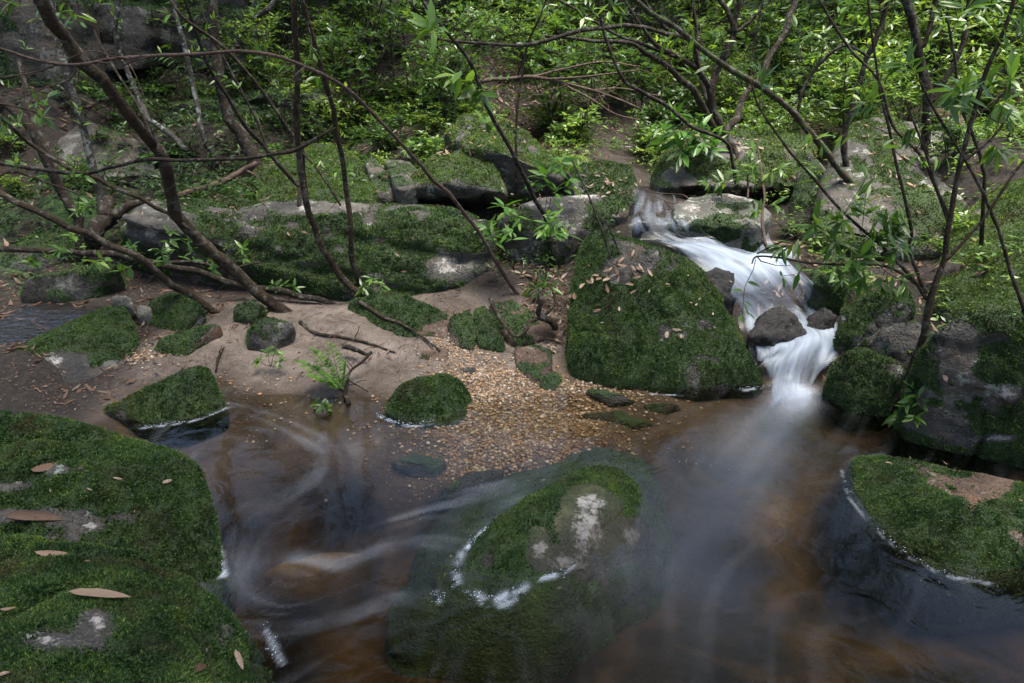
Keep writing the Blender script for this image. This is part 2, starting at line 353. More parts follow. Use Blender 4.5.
tan_ = np.maximum.reduce([np.exp(-(((ppx - cx) / rx) ** 2 + ((ppy - cy) / ry) ** 2)) * k for cx, cy, rx, ry, k in ((775, 522, 24, 26, 1), (782, 596, 16, 20, .8), (815, 640, 30, 22, .7), (880, 660, 50, 14, .5), (310, 575, 50, 22, .8), (345, 655, 28, 40, .8), (600, 425, 90, 18, .5), (700, 440, 40, 14, .4), (430, 560, 20, 12, .5))]) * (P[:, 1] > .8) * (P[:, 1] < 3.2) * (P[:, 2] < .0)
mossm = np.clip(.16 + .9 * fbm(P * .9, 4, 21), 0, 1) * (1 - sandm) * (1 - fallm)
def ground_mat():
    m, nt, out = mat('gully_ground'); P = wpos(nt)
    n1 = noise(nt, 2.4, 5, .6, P, .3); n2 = noise(nt, 30, 6, .7, P); n3 = noise(nt, 160, 3, .7, P)
    soil = ramp(nt, n2, [(.3, (.010, .007, .005)), (.52, (.020, .014, .010)), (.7, (.045, .032, .023))])
    mos = ramp(nt, mth(nt, 'ADD', mth(nt, 'MULTIPLY', noise(nt, 8, 4, .6, P), .5), mth(nt, 'MULTIPLY', noise(nt, 60, 4, .7, P), .5)), [(p * .5 + .25, c) for p, c in MOSS_STOPS])
    col = mixc(nt, ramp(nt, mth(nt, 'ADD', attr(nt, 'moss'), mth(nt, 'MULTIPLY', mth(nt, 'SUBTRACT', n2, .5), .8)), [(.5, (0, 0, 0)), (.66, (1, 1, 1))]), soil, mos)
    sand = ramp(nt, mth(nt, 'ADD', mth(nt, 'MULTIPLY', noise(nt, 7, 7, .7, P, .5), .6), mth(nt, 'MULTIPLY', n3, .4)), [(.30, (.07, .054, .044)), (.5, (.175, .138, .114)), (.70, (.31, .25, .212))])
    vo = nt.nodes.new('ShaderNodeTexVoronoi'); vo.inputs['Scale'].default_value = 75; nt.links.new(P, vo.inputs['Vector'])
    sepc = nt.nodes.new('ShaderNodeSeparateColor'); nt.links.new(vo.outputs['Color'], sepc.inputs[0])
    peb = ramp(nt, sepc.outputs[0], [(0, (.10, .06, .035)), (.35, (.22, .14, .08)), (.7, (.34, .24, .15)), (1, (.5, .44, .36))])
    sand = mixc(nt, ramp(nt, mth(nt, 'ADD', attr(nt, 'grav'), mth(nt, 'MULTIPLY', mth(nt, 'SUBTRACT', n2, .5), .5)), [(.3, (0, 0, 0)), (.45, (1, 1, 1))]), sand, peb)
    sep = nt.nodes.new('ShaderNodeSeparateXYZ'); nt.links.new(P, sep.inputs[0])
    bed = ramp(nt, mth(nt, 'ADD', mth(nt, 'MULTIPLY', noise(nt, 3.6, 3, .5, P, .6), .75), mth(nt, 'MULTIPLY', n2, .25)), [(.40, (.010, .010, .006)), (.50, (.055, .044, .024)), (.60, (.14, .10, .054)), (.74, (.26, .20, .12))])
    bed = mixc(nt, mth(nt, 'MULTIPLY', attr(nt, 'tan'), ramp(nt, n2, [(.3, (.55, .55, .55)), (.7, (1, 1, 1))])), bed, (.40, .30, .18))
    under = ramp(nt, mth(nt, 'ADD', sep.outputs[2], mth(nt, 'MULTIPLY', n1, .04)), [(.0, (1, 1, 1)), (.08, (0, 0, 0))])
    under2 = mth(nt, 'SUBTRACT', 0.0, sep.outputs[2])
    sand = mixc(nt, ramp(nt, under2, [(.09, (0, 0, 0)), (.17, (1, 1, 1))]), sand, bed)
    sand = mixc(nt, ramp(nt, noise(nt, 2.6, 6, .65, P, .8), [(.42, (.55, .55, .55)), (.58, (0, 0, 0))]), sand, mixc(nt, 1.0, sand, (.45, .42, .38), 'MULTIPLY'))
    wetm = ramp(nt, mth(nt, 'ADD', sep.outputs[2], mth(nt, 'MULTIPLY', mth(nt, 'SUBTRACT', n1, .5), .05)), [(.005, (1, 1, 1)), (.045, (0, 0, 0))])
    sand = mixc(nt, wetm, sand, mixc(nt, 1.0, sand, (.55, .5, .45), 'MULTIPLY'))
    col = mixc(nt, attr(nt, 'sand'), col, sand)
    h = mth(nt, 'ADD', mth(nt, 'MULTIPLY', n2, .7), mth(nt, 'MULTIPLY', n3, .3))
    nt.links.new(pbsdf(nt, col, mth(nt, 'SUBTRACT', .85, mth(nt, 'MULTIPLY', wetm, .45)), .35, bump(nt, mth(nt, 'ADD', h, noise(nt, 7, 7, .7, P, .5)), 1.0, .035)), out.inputs[0]); return m
ground = link('ground', mesh_np('ground', P, Fq, ground_mat(), {'sand': sandm, 'grav': grav, 'moss': mossm, 'tan': tan_}, True)); tag(ground, 'dark gully floor of sand, gravel, soil and moss', 'ground', kind='structure')

# ------------------------------------------------------------------ rocks
ICO = {}
def ico(sub):
    if sub not in ICO:
        bm = bmesh.new(); bmesh.ops.create_icosphere(bm, subdivisions=sub, radius=1.0)
        V = np.array([v.co[:] for v in bm.verts]); F = np.array([[v.index for v in f.verts] for f in bm.faces]); bm.free(); ICO[sub] = (V, F)
    return ICO[sub]
def hull_planes(pts):
    bm = bmesh.new()
    for p in pts: bm.verts.new(p)
    bmesh.ops.convex_hull(bm, input=list(bm.verts)); bmesh.ops.recalc_face_normals(bm, faces=bm.faces)
    N = []; D = []
    for f in bm.faces:
        if f.calc_area() > 1e-7: N.append(f.normal[:]); D.append(f.normal.dot(f.verts[0].co))
    bm.free(); return np.array(N), np.array(D)
ROCKS = {}
def vnormals(V, F):
    fn = np.cross(V[F[:, 1]] - V[F[:, 0]], V[F[:, 2]] - V[F[:, 0]]); N = np.zeros_like(V)
    for k in range(3): np.add.at(N, F[:, k], fn)
    return unit(N), fn
def moss_tufts(V, F, vm, dens, size, seed, matl, name='moss', parent=None, lean=.6, cap=170000):
    r = np.random.default_rng(seed); fn = np.cross(V[F[:, 1]] - V[F[:, 0]], V[F[:, 2]] - V[F[:, 0]]); ar = np.linalg.norm(fn, axis=1) * .5
    w = ar * np.clip(vm[F].mean(1), 0, 1) ** 1.3; n = int(min(cap, w.sum() * dens * 2.3))
    if n < 20: return None
    f = r.choice(len(F), n, p=w / w.sum()); b = r.dirichlet((1, 1, 1), n)
    P = (V[F[f]] * b[:, :, None]).sum(1); N = unit(fn[f]); k = 3
    nz = fbm(P * 38, 2, seed); big = fbm(P * 9, 2, seed + 3)
    sz = .57 * size * (.55 + .9 * r.random(n)) * (1 + .5 * nz); cl = np.clip(.5 + .9 * big + .25 * r.normal(size=n), 0, 1)
    P = P - N * sz[:, None] * .15 + N * (size * .18 * np.clip(nz, -.3, 1))[:, None]
    Vs, A = [], []
    for q in range(k):
        d = unit(N + lean * r.normal(size=(n, 3)) * .8); s = unit(np.cross(d, r.normal(size=(n, 3))))
        wd = sz * (.22 + .2 * r.random(n)); ln = sz * (.7 + .7 * r.random(n))
        Vs.append(np.stack((P - s * wd[:, None], P + s * wd[:, None], P + d * ln[:, None]), 1)); A.append(np.repeat(cl, 3))
    VV = np.concatenate(Vs).reshape(-1, 3); T = np.arange(len(VV)).reshape(-1, 3)
    o = link(name, mesh_np(name, VV, T, matl, {'v': np.concatenate(A)}), parent); tag(o, kind='stuff'); return o

def rock(name, label, front=(), top=(), fY=(), tY=(), raw=(), back=.25, sink=.18, sub=5, round_=22, disp=.03, m='rock', moss=.35, mossm='moss', dens=9000, tuft=.012,
         cat='boulder', group=None, up=.5, layers=0.0, patches=(), cut=1.0, lichen_px=(), fronts=0.0):
    pts = []
    F = [pz(*q) for q in front] + [pY(*q) for q in fY]; T = [pz(*q) for q in top] + [pY(*q) for q in tY]
    base = min(p[2] for p in F) if F else (min(p[2] for p in T) - .3 if T else 0)
    for p in F: pts += [p, p + np.array((0, .04, -sink))]
    for p in T:
        d = p - np.array((0, 0, CAM_H)); d = d / d[1]
        q = p + d * back; q[2] -= .18 * back + .02
        pts += [p, q, np.array((q[0], q[1] + .1 * back, base - sink))]
    pts += [np.asarray(q, float) for q in raw]
    N, D = hull_planes(pts)
    lo, hi = np.min(pts, 0), np.max(pts, 0); c = (lo + hi) / 2
    pts_c = np.mean(pts, 0); c = .5 * c + .5 * pts_c
    U, FF = ico(sub); U = unit(U * (hi - lo) ** .8)
    den = D - N @ c; den = np.maximum(den, 1e-3)
    q = np.clip(U @ N.T / den, 0, None)
    mx = q.max(1, keepdims=True); rinv = mx[:, 0] * ((q / mx) ** (round_ * 2)).sum(1) ** (1 / (round_ * 2.0))
    V = c + U / rinv[:, None]
    sd_ = (hash_s(label) % 997)
    size = float(np.linalg.norm(hi - lo)); k = 1.5 / max(size * .5, .12)
    nrm, _ = vnormals(V, FF)
    dd = disp * (1.15 * fbm(V * k + sd_, 4, sd_) + .5 * fbm(V * k * 4 + sd_, 4, sd_ + 5) - .9 * sstep(.82, 1.0, 1 - np.abs(fbm(V * k * 1.4 + sd_, 3, sd_ + 9)) * 3.2))
    if layers: dd = dd - layers * sstep(.80, 1.0, np.abs(np.sin((V[:, 2] * 1.0 + .18 * V[:, 0] + .03 * fbm(V * 3, 2, sd_)) * 15))) - layers * .6 * sstep(.25, .6, vnoise(V * np.array((9, 9, 3)), sd_))
    V = V + nrm * dd[:, None]
    nrm, fn = vnormals(V, FF)
    mo = moss + .12 + up * nrm[:, 2] + fronts * (-nrm[:, 1]) + .72 * fbm(V * 3.4, 4, sd_ + 31) + .5 * fbm(V * 14, 3, sd_ + 41)
    lich = np.zeros(len(V)); lich[:] = -1.0
    X, Y = project(V)
    for (cx, cy, rx, ry, val) in patches:      # bald or worn places, where the photo shows them on the stone
        e = ((X - cx) / rx) ** 2 + ((Y - cy) / ry) ** 2; mo = mo - val * np.exp(-e ** 1.5)
    for (cx, cy, rx, ry) in lichen_px:
        e = ((X - cx) / rx) ** 2 + ((Y - cy) / ry) ** 2; g_ = np.exp(-e ** 1.5); lich = np.maximum(lich, 1.5 * g_ - .8); mo = mo - 1.1 * g_
    below = sstep(.012, .0, V[:, 2]) * (V[:, 1] < 3.1)
    mo = sstep(.28, .62, mo)
    o = link(name, mesh_np(name, V, FF, M[m], {'moss': mo, 'lichen': lich}, True)); tag(o, label, cat, group)
    mv = mo * (1 - .85 * below)
    facing = sstep(-.35, .1, (nrm * unit(np.array((0, 0, CAM_H)) - V)).sum(1))
    if dens and mo.mean() > .02: moss_tufts(V, FF, mv * (.12 + .88 * facing), dens, tuft, sd_, M[mossm], parent=o)
    ROCKS[label] = (V, FF, nrm); return o
def hash_s(s):
    h = 7
    for ch in s: h = (h * 131 + ord(ch)) % 1000003
    return h

# nearest
L_R1 = 'moss covered boulder in the bottom left corner with a pale bald patch'
rock('boulder', L_R1, front=[(268,632,-.01),(292,690,-.02),(310,800,-.02)], top=[(-160,535,.22),(0,527,.23),(60,522,.235),(120,532,.22),(190,562,.13),(240,597,.06)],
     raw=[(-1.4,.75,.30),(-.75,.8,.30),(-.5,.72,.2),(-.36,.8,-.25),(-1.5,.6,-.3),(-1.0,1.15,.305),(-.8,1.1,.29)], back=.08, sink=.3, sub=6, disp=.022, moss=.52, up=.25, dens=46000, tuft=.0105, round_=9,
     patches=[(60,630,45,28,.55),(35,640,30,18,.4),(95,632,20,20,.5)], lichen_px=[(97,622,16,15),(50,640,20,8)])
L_R2 = 'broad moss covered boulder behind the corner boulder at the left edge'
rock('boulder', L_R2, front=[(205,530,-.01),(215,560,-.01),(222,600,-.02)], top=[(-140,408,.21),(0,408,.225),(60,410,.225),(120,427,.19),(165,461,.125),(195,506,.07)],
     raw=[(-1.7,1.66,.06),(-1.2,1.66,.04),(-.8,1.5,-.05),(-1.3,1.95,.215),(-1.0,1.95,.19)], back=.22, sink=.3, sub=6, disp=.024, moss=.5, up=.25, dens=32000, tuft=.011, patches=[(30,516,90,9,.7),(70,470,30,8,.5),(10,485,30,8,.5)], lichen_px=[(90,526,14,5)])
L_R3 = 'small mossy wedge shaped rock between the sand bank and the left pool'
rock('rock', L_R3, front=[(231,404,.0),(224,414,-.01),(144,428,-.005),(97,413,.02)], top=[(100,406,.05),(137,387,.11),(191,364,.16),(208,364,.16),(217,384,.08)], back=.12, sub=5, disp=.014, moss=.5, up=.25, dens=26000, tuft=.010, round_=9, cat='rock')
L_R25 = 'low mossy boulder ringed by fine foam in the pool at lower right'
rock('boulder', L_R25, front=[(842,462,-.005),(846,490,-.005),(870,527,-.005),(905,556,-.005),(945,578,-.005),(990,584,-.005),(1080,570,0)], top=[(843,452,.02),(872,448,.07),(930,455,.10),(1000,470,.12),(1090,490,.14)],
     raw=[tuple(pz(940,505,.115)),tuple(pz(900,480,.105)),tuple(pz(985,520,.12)),tuple(pz(1050,530,.11))], back=.1, sink=.3, sub=6, disp=.012, moss=.62, up=.2, dens=42000, tuft=.009, round_=9,
     patches=[(985,495,40,24,.88),(1012,540,22,28,.82),(958,548,14,6,.5)], m='rock_brown')
L_R26 = 'half drowned mossy rock with a pale bald crown mid pool'
rock('boulder', L_R26, front=[(452,582,-.005),(488,604,-.005),(522,589,-.005),(562,578,-.005),(602,570,-.005),(640,548,-.005),(650,525,-.005)],
     top=[(462,562,.015),(502,528,.055),(550,502,.085),(600,486,.08),(640,488,.045)], raw=[tuple(pz(370,640,-.2)),tuple(pz(380,705,-.3)),tuple(pz(540,720,-.3)),tuple(pz(665,640,-.34)),tuple(pz(695,545,-.34)),tuple(pz(665,458,-.24)),tuple(pz(600,440,-.10)),tuple(pz(500,468,-.16)),tuple(pz(440,500,-.2)),tuple(pz(560,640,-.10)),tuple(pz(450,630,-.10)),tuple(pz(640,595,-.14))],
     back=.1, sink=.05, sub=6, disp=.022, moss=.62, up=.25, dens=34000, tuft=.009, patches=[(588,532,36,46,.72),(634,540,20,28,.7)], lichen_px=[(588,530,24,42),(590,503,24,14),(540,550,12,18),(632,536,14,16),(568,562,30,12)], m='rock_sunk', round_=8)
L_R9 = 'round mossy rock at the water edge beside the little fern'
rock('rock', L_R9, front=[(380,414,.0),(402,424,-.01),(440,426,-.01),(482,405,-.05),(472,432,-.08),(432,440,-.1)], top=[(388,392,.08),(405,376,.125),(430,369,.14),(456,374,.12),(466,396,.05)], back=.1, sub=5, disp=.016, moss=.5, up=.25, dens=26000, tuft=.011, cat='rock', round_=8)
# middle distance
L_R10 = 'big dome of dark moss beside the waterfall, dead leaves heaped in its hollow'
rock('boulder', L_R10, front=[(562,352,.12),(570,374,.05),(600,389,-.005),(680,393,-.005),(772,387,-.005)], top=[(565,300,.3),(574,250,.52),(582,229,.62),(600,225,.635),(635,240,.60),(662,250,.57),(692,256,.52),(718,284,.40),(738,330,.22),(757,362,.09)],
     back=.25, sub=6, disp=.016, moss=.56, up=.25, dens=24000, tuft=.011, round_=11, m='rock_dark', patches=[(615,268,30,14,.6)])
L_R7 = 'long low slab of mossy sandstone spanning the left bank'
rock('boulder', L_R7, front=[(120,258,.2),(150,268,.18),(250,288,.16),(300,297,.15),(370,302,.15),(430,300,.16),(458,290,.2),(482,277,.26),(500,256,.34)], top=[(118,215,.6),(150,200,.64),(200,196,.64),(300,195,.63),(395,199,.62),(460,205,.6),(496,222,.52)],
     raw=[tuple(pY(x_,y_,Y_)) for x_,y_,Y_ in ((124,221,4.1),(200,208,4.08),(300,206,4.06),(395,209,4.06),(460,216,4.03),(492,232,3.93))], back=.5, sub=6, disp=.035, moss=.30, up=.34, fronts=.14, dens=14000, tuft=.013, round_=30, layers=.03, m='rock', patches=[(140,220,40,22,.6),(480,270,40,16,.5),(390,282,22,14,.4),(330,206,120,7,.2)], lichen_px=[(447,266,20,14),(150,232,14,8),(305,208,12,6)])
L_R4 = 'tilted slab with a mossy top by the wet rivulet at the left'
rock('boulder', L_R4, front=[(-20,390,.05),(34,396,.03),(82,383,.04),(130,365,.06)], top=[(138,334,.14),(127,306,.22),(113,302,.225),(80,323,.2),(38,356,.14),(-40,372,.12)], back=.14, sub=5, disp=.018, moss=.3, up=.35, dens=20000, tuft=.011, patches=[(60,375,60,12,.5)], lichen_px=[(55,361,12,9)], m='rock_dark')
rock('rock', 'mossy rounded rock behind the brown slab on the sand bank', front=[(148,325,.1),(180,333,.1),(206,326,.1)], top=[(150,300,.22),(175,291,.27),(204,302,.24)], back=.14, sub=4, disp=.02, moss=.5, dens=14000, tuft=.012, cat='rock')
rock('rock', 'angular brown slab with a mossy back on the sand bank', front=[(153,352,.08),(178,365,.05),(227,340,.08)], top=[(219,321,.2),(191,326,.19),(158,340,.14)], back=.1, sub=4, disp=.014, moss=.18, dens=14000, tuft=.011, m='rock_brown', cat='rock')
rock('rock', 'dark mossy lump under the foot of the thick leaning trunk', front=[(245,350,.08),(270,354,.07),(294,337,.1)], top=[(248,326,.2),(265,316,.22),(293,321,.2)], back=.14, sub=4, disp=.018, moss=.3, dens=12000, tuft=.012, m='rock_dark', cat='rock')
rock('rock', 'little mossy knob left of the thick trunk base', front=[(233,318,.14),(252,320,.14),(266,312,.15)], top=[(236,305,.2),(250,300,.22),(264,304,.2)], back=.1, sub=4, disp=.012, moss=.5, dens=12000, tuft=.011, cat='rock')
rock('rock', 'pale blue grey stone tucked above the rivulet slab', front=[(110,302,.22),(132,303,.22)], top=[(112,293,.26),(130,294,.26)], back=.08, sub=3, disp=.008, moss=-.4, dens=0, m='rock_pale', cat='rock')
rock('rock', 'pale stone lodged between two mossy rocks near the rivulet', front=[(136,316,.16),(152,315,.16)], top=[(137,304,.21),(150,304,.21)], back=.07, sub=3, disp=.008, moss=-.4, dens=0, m='rock_pale', cat='rock')
L_R8 = 'flat mossy rock with a dark undercut front above the sand'
rock('rock', L_R8, front=[(346,314,.13),(376,330,.1),(415,342,.08),(449,343,.08)], top=[(350,299,.2),(391,291,.23),(425,303,.21),(450,315,.17)], back=.16, sub=5, disp=.014, moss=.25, up=.5, dens=14000, tuft=.012, m='rock_brown', cat='rock', patches=[(430,330,40,10,.6)])
rock('rock', 'low brown stone half buried in sand below the flat rock', front=[(418,362,.05),(448,366,.04),(450,352,.06)], top=[(420,350,.09),(448,346,.1)], back=.1, sub=4, disp=.01, moss=.0, dens=9000, m='rock_brown', cat='rock')
rock('rock', 'tawny tilted slab with a mossy face under the dead root', front=[(492,326,.12),(518,344,.09),(557,339,.08)], top=[(489,303,.22),(511,298,.23),(552,322,.15)], back=.12, sub=5, disp=.014, moss=.22, dens=12000, tuft=.011, m='rock_brown', cat='rock', patches=[(545,330,25,12,.6)])
rock('rock', 'reddish brown wedge of wet stone at the top of the gravel', front=[(516,368,.05),(535,384,.015),(552,372,.03)], top=[(513,345,.11),(540,343,.12),(553,350,.10)], back=.07, sub=4, disp=.008, moss=-.15, dens=8000, m='rock_brown', cat='rock', round_=14)
rock('rock', 'narrow mossy sliver of stone left of the tawny slab', front=[(478,346,.08),(503,352,.07)], top=[(473,308,.2),(486,304,.2),(503,340,.12)], back=.08, sub=4, disp=.01, moss=.32, dens=12000, tuft=.01, m='rock_brown', cat='rock')
rock('rock', 'green stained block beside the undercut flat rock', front=[(448,345,.08),(472,350,.07)], top=[(450,318,.17),(470,306,.2),(478,330,.14)], back=.1, sub=4, disp=.012, moss=.3, dens=10000, m='rock_dark', cat='rock')
rock('rock', 'small brown stone leaning on the reddish wedge', front=[(538,388,.01),(556,391,.005),(563,380,.02)], top=[(541,374,.05),(558,370,.06)], back=.05, sub=3, disp=.006, moss=.1, dens=6000, m='rock_brown', cat='rock')
rock('rock', 'tiny dark pebble-like stone on the dry gravel', front=[(462,372,.045),(476,373,.045)], top=[(463,366,.065),(476,367,.065)], back=.04, sub=3, disp=.003, moss=-.5, dens=0, m='rock_dark', cat='rock')
rock('rock', 'flat wet stone at the foot of the big moss dome', front=[(584,394,-.02),(610,407,-.03),(637,403,-.03)], top=[(588,388,.03),(612,390,.035),(632,398,.01)], back=.07, sub=4, disp=.007, moss=.2, dens=9000, tuft=.009, m='rock_dark', cat='rock')
rock('rock', 'drowned dark stone in the shallows near the moss dome', front=[(642,412,-.05),(664,416,-.06),(682,408,-.05)], top=[(645,402,-.005),(676,402,-.005)], back=.06, sub=4, disp=.007, moss=.0, dens=0, m='rock_sunk', cat='rock')
rock('rock', 'drowned brown slab in the shallow gravel water', front=[(575,425,-.1),(620,440,-.12),(655,430,-.1)], top=[(580,412,-.03),(620,410,-.03),(652,422,-.035)], back=.1, sub=4, disp=.01, moss=-.2, dens=0, m='rock_sunk', cat='rock')
rock('rock', 'dark drowned rock between the gravel and the left swirl', front=[(395,480,-.14),(430,488,-.14),(450,470,-.12)], top=[(390,462,-.05),(415,452,-.05),(445,460,-.05)], back=.1, sub=4, disp=.02, moss=-.2, dens=0, m='rock_sunk', cat='rock')
rock('rock', 'drowned rock under the milky streaks left of the bald crowned rock', front=[(430,510,-.16),(480,500,-.15),(505,480,-.12)], top=[(440,490,-.05),(470,470,-.045),(505,468,-.05)], back=.1, sub=4, disp=.02, moss=-.2, dens=0, m='rock_sunk', cat='rock')
rock('rock', 'sunken sandy stone under the left pool', front=[(260,590,-.3),(330,590,-.3),(370,560,-.3)], top=[(265,568,-.22),(320,552,-.21),(365,550,-.22)], back=.12, sub=4, disp=.02, moss=-.6, dens=0, m='sandy', cat='rock')
# the right bank
L_R20 = 'big grey boulder with moss and lichen spots at the right edge'
rock('boulder', L_R20, front=[(905,410,.1),(913,440,.02),(960,457,-.01),(1030,472,-.01),(1140,500,0)], top=[(910,372,.28),(930,335,.48),(958,312,.57),(990,305,.6),(1030,309,.61),(1130,335,.58)],
     back=.3, sub=6, disp=.03, moss=.55, up=.3, dens=20000, tuft=.012, patches=[(955,340,22,30,.5),(960,400,50,40,.35)], lichen_px=[(1005,393,16,9),(960,310,8,4),(1000,438,18,5),(940,350,5,4)], m='rock')
L_R21 = 'mossy block at the right foot of the waterfall'
rock('boulder', L_R21, front=[(819,400,-.01),(850,416,-.01),(885,418,-.01),(904,405,.02)], top=[(829,370,.15),(845,353,.22),(866,346,.255),(890,355,.25),(909,374,.19)], back=.16, sub=5, disp=.02, moss=.36, up=.3, dens=18000, tuft=.012)
rock('boulder', 'mossy hump above the block on the right of the falls', front=[(838,338,.2),(870,346,.18),(905,328,.25)], top=[(842,310,.32),(865,295,.4),(905,291,.42),(914,305,.38)], back=.2, sub=5, disp=.03, moss=.42, dens=14000, tuft=.013)
rock('rock', 'dark wedge between the mossy hump and the grey boulder', front=[(868,356,.15),(900,374,.12),(930,362,.15)], top=[(880,325,.3),(915,318,.35),(938,332,.32)], back=.16, sub=4, disp=.02, moss=.12, dens=9000, m='rock_dark', cat='rock')
rock('rock', 'dark wet rock the waterfall splits around', front=[(748,336,.2),(775,340,.17),(806,332,.19)], top=[(762,313,.262),(771,307,.282),(783,308,.278),(793,315,.255)], back=.1, sub=5, disp=.035, moss=-.7, dens=6000, m='rock_wet', cat='rock')
rock('rock', 'low dark step of rock under the left strand of the falls', front=[(704,294,.36),(722,300,.33),(740,298,.32)], top=[(702,270,.46),(718,264,.475),(736,270,.45)], back=.1, sub=4, disp=.025, moss=-.7, dens=0, m='rock_wet', cat='rock')
rock('rock', 'small dark rock splitting the right strand of the falls', front=[(806,334,.16),(822,338,.15),(836,330,.17)], top=[(808,314,.245),(822,309,.26),(834,314,.25)], back=.08, sub=4, disp=.025, moss=-.7, dens=0, m='rock_wet', cat='rock')
rock('rock', 'small mossy stone beside the leaf pile right of the falls', front=[(812,284,.36),(850,289,.36)], top=[(812,270,.42),(830,264,.45),(855,270,.43)], back=.14, sub=4, disp=.015, moss=.45, dens=12000, tuft=.012, cat='rock')
rock('rock', 'dark rounded rock veiled by the first step of the falls', front=[(636,247,.5),(662,252,.47),(682,248,.47)], top=[(642,232,.575),(660,226,.595),(676,233,.57)], back=.12, sub=4, disp=.02, moss=-.7, dens=0, m='rock_wet', cat='rock')
rock('rock', 'little wet rock at the lip of the falls', front=[(633,222,.6),(652,224,.6)], top=[(636,212,.68),(649,211,.68)], back=.1, sub=3, disp=.01, moss=-.2, dens=0, m='rock_wet', cat='rock')
rock('rock', 'flat lichen crusted rock overhanging the top of the falls', front=[(676,222,.6),(710,227,.57),(755,230,.55),(770,224,.55)], tY=[(673,205,4.0),(690,196,4.15),(730,192,4.2),(760,200,4.1),(773,213,3.95)], back=.3, sub=5, disp=.025, moss=.05, up=.15, dens=5000, tuft=.014, m='rock_pale', patches=[(690,212,20,10,.5)], lichen_px=[(692,208,14,7),(735,196,14,4)], cat='rock')
rock('boulder', 'mossy boulder with pink lichen behind the flat rock at the falls', tY=[(655,172,5.0),(672,150,5.2),(700,136,5.4),(735,129,5.5),(790,134,5.4),(816,140,5.2)], raw=[tuple(pY(*q)) for q in ((656,188,4.75),(700,186,4.6),(750,188,4.55),(800,186,4.6),(660,200,5.0),(740,206,4.95),(800,206,4.9))], back=.5, sub=6, disp=.055, moss=.26, up=.45, dens=5000, tuft=.018, mossm='moss_bright', patches=[(680,180,16,18,.5),(735,150,22,10,.5)], round_=30, m='rock')
rock('rock', 'pale orange stone wedged in the dark gap right of the falls', front=[(792,214,.5),(818,216,.5),(836,202,.5)], tY=[(800,166,4.6),(816,157,4.7),(833,177,4.5)], back=.25, sub=4, disp=.02, moss=.0, dens=4000, m='rock_pale', cat='rock')
L_R18 = 'large sloping boulder with thin moss and scattered leaves, upper right'
rock('boulder', L_R18, front=[(812,240,.45),(870,255,.4),(930,258,.4),(1000,248,.48)], tY=[(820,190,4.4),(834,160,4.8),(850,122,5.0),(880,112,5.1),(905,118,5.1),(945,132,5.0),(988,160,4.7),(1012,190,4.5)], back=.6, sub=6, disp=.08, moss=.10, up=.35, dens=7000, tuft=.015, mossm='moss_bright', patches=[(860,150,30,18,.35),(850,200,25,30,.3)], m='rock')
rock('boulder', 'bright mossy bank boulder at the right edge under the saplings', front=[(925,305,.33),(980,314,.38),(1080,325,.38)], tY=[(945,238,3.7),(985,196,3.9),(1024,152,4.2),(1110,120,4.4)], back=.5, sub=5, disp=.05, moss=.55, up=.2, dens=11000, tuft=.015, mossm='moss_bright')
# behind, centre
rock('boulder', 'angular boulder with a shadowed face and mossy ridge, centre', tY=[(436,153,4.75),(470,146,4.85),(492,160,4.7)], raw=[tuple(pY(*q)) for q in ((392,196,4.5),(425,184,4.42),(465,180,4.38),(505,194,4.34),(508,196,4.5),(398,205,4.85),(440,208,4.85),(505,205,4.8))], back=.4, sub=5, disp=.03, moss=.34, up=.45, dens=8000, tuft=.016, mossm='moss_bright', patches=[(440,195,50,10,.9)], round_=40, m='rock')
rock('boulder', 'tall peaked mossy boulder behind the shadowed one, centre', tY=[(444,134,5.1),(463,114,5.2),(492,119,5.25),(524,132,5.15),(547,150,4.95),(568,174,4.7)], raw=[tuple(pY(*q)) for q in ((466,148,4.72),(512,154,4.62),(556,176,4.55),(470,208,4.8),(515,209,4.72),(566,202,4.68))], back=.5, sub=6, disp=.055, moss=.18, up=.55, dens=8000, tuft=.016, mossm='moss_bright', patches=[(512,182,50,14,.7),(455,136,14,6,.6),(525,146,20,8,.4)], round_=36, m='rock')
rock('boulder', 'square mossy block beside the top of the falls', front=[(580,214,.56),(628,216,.55),(636,204,.57)], tY=[(567,166,4.6),(600,160,4.7),(632,166,4.6),(637,190,4.4)], back=.35, sub=5, disp=.025, moss=.25, up=.3, dens=9000, tuft=.015, round_=30)
rock('boulder', 'flat topped pale rock under the square mossy block', front=[(500,234,.45),(545,243,.42),(608,236,.44)], tY=[(498,214,4.1),(540,197,4.3),(600,192,4.3),(614,212,4.1)], back=.3, sub=5, disp=.025, moss=.12, up=.2, dens=7000, tuft=.014, lichen_px=[(585,196,24,5),(560,205,6,4),(530,204,10,4)], m='rock')
rock('rock', 'small leaning slab left of the shadowed boulder', front=[(374,192,.64),(393,199,.6)], tY=[(364,160,4.9),(372,152,5.0),(394,180,4.7)], back=.15, sub=4, disp=.012, moss=.15, dens=6000, tuft=.014, round_=16, m='rock', cat='rock')
rock('rock', 'leaf strewn slab lying between leaning slab and shadowed boulder', front=[(395,186,.7),(418,184,.7)], tY=[(384,158,5.2),(410,160,5.2),(420,172,5.0)], back=.2, sub=4, disp=.015, moss=-.1, dens=4000, round_=14, m='rock', cat='rock')
rock('boulder', 'smooth bright mossy hump above the long slab', front=[(258,203,.6),(340,206,.58),(390,203,.58)], tY=[(250,172,5.0),(288,147,5.2),(330,140,5.3),(360,152,5.1),(389,192,4.7)], back=.6, sub=5, disp=.06, moss=.52, up=.3, dens=9000, tuft=.016, mossm='moss_bright')
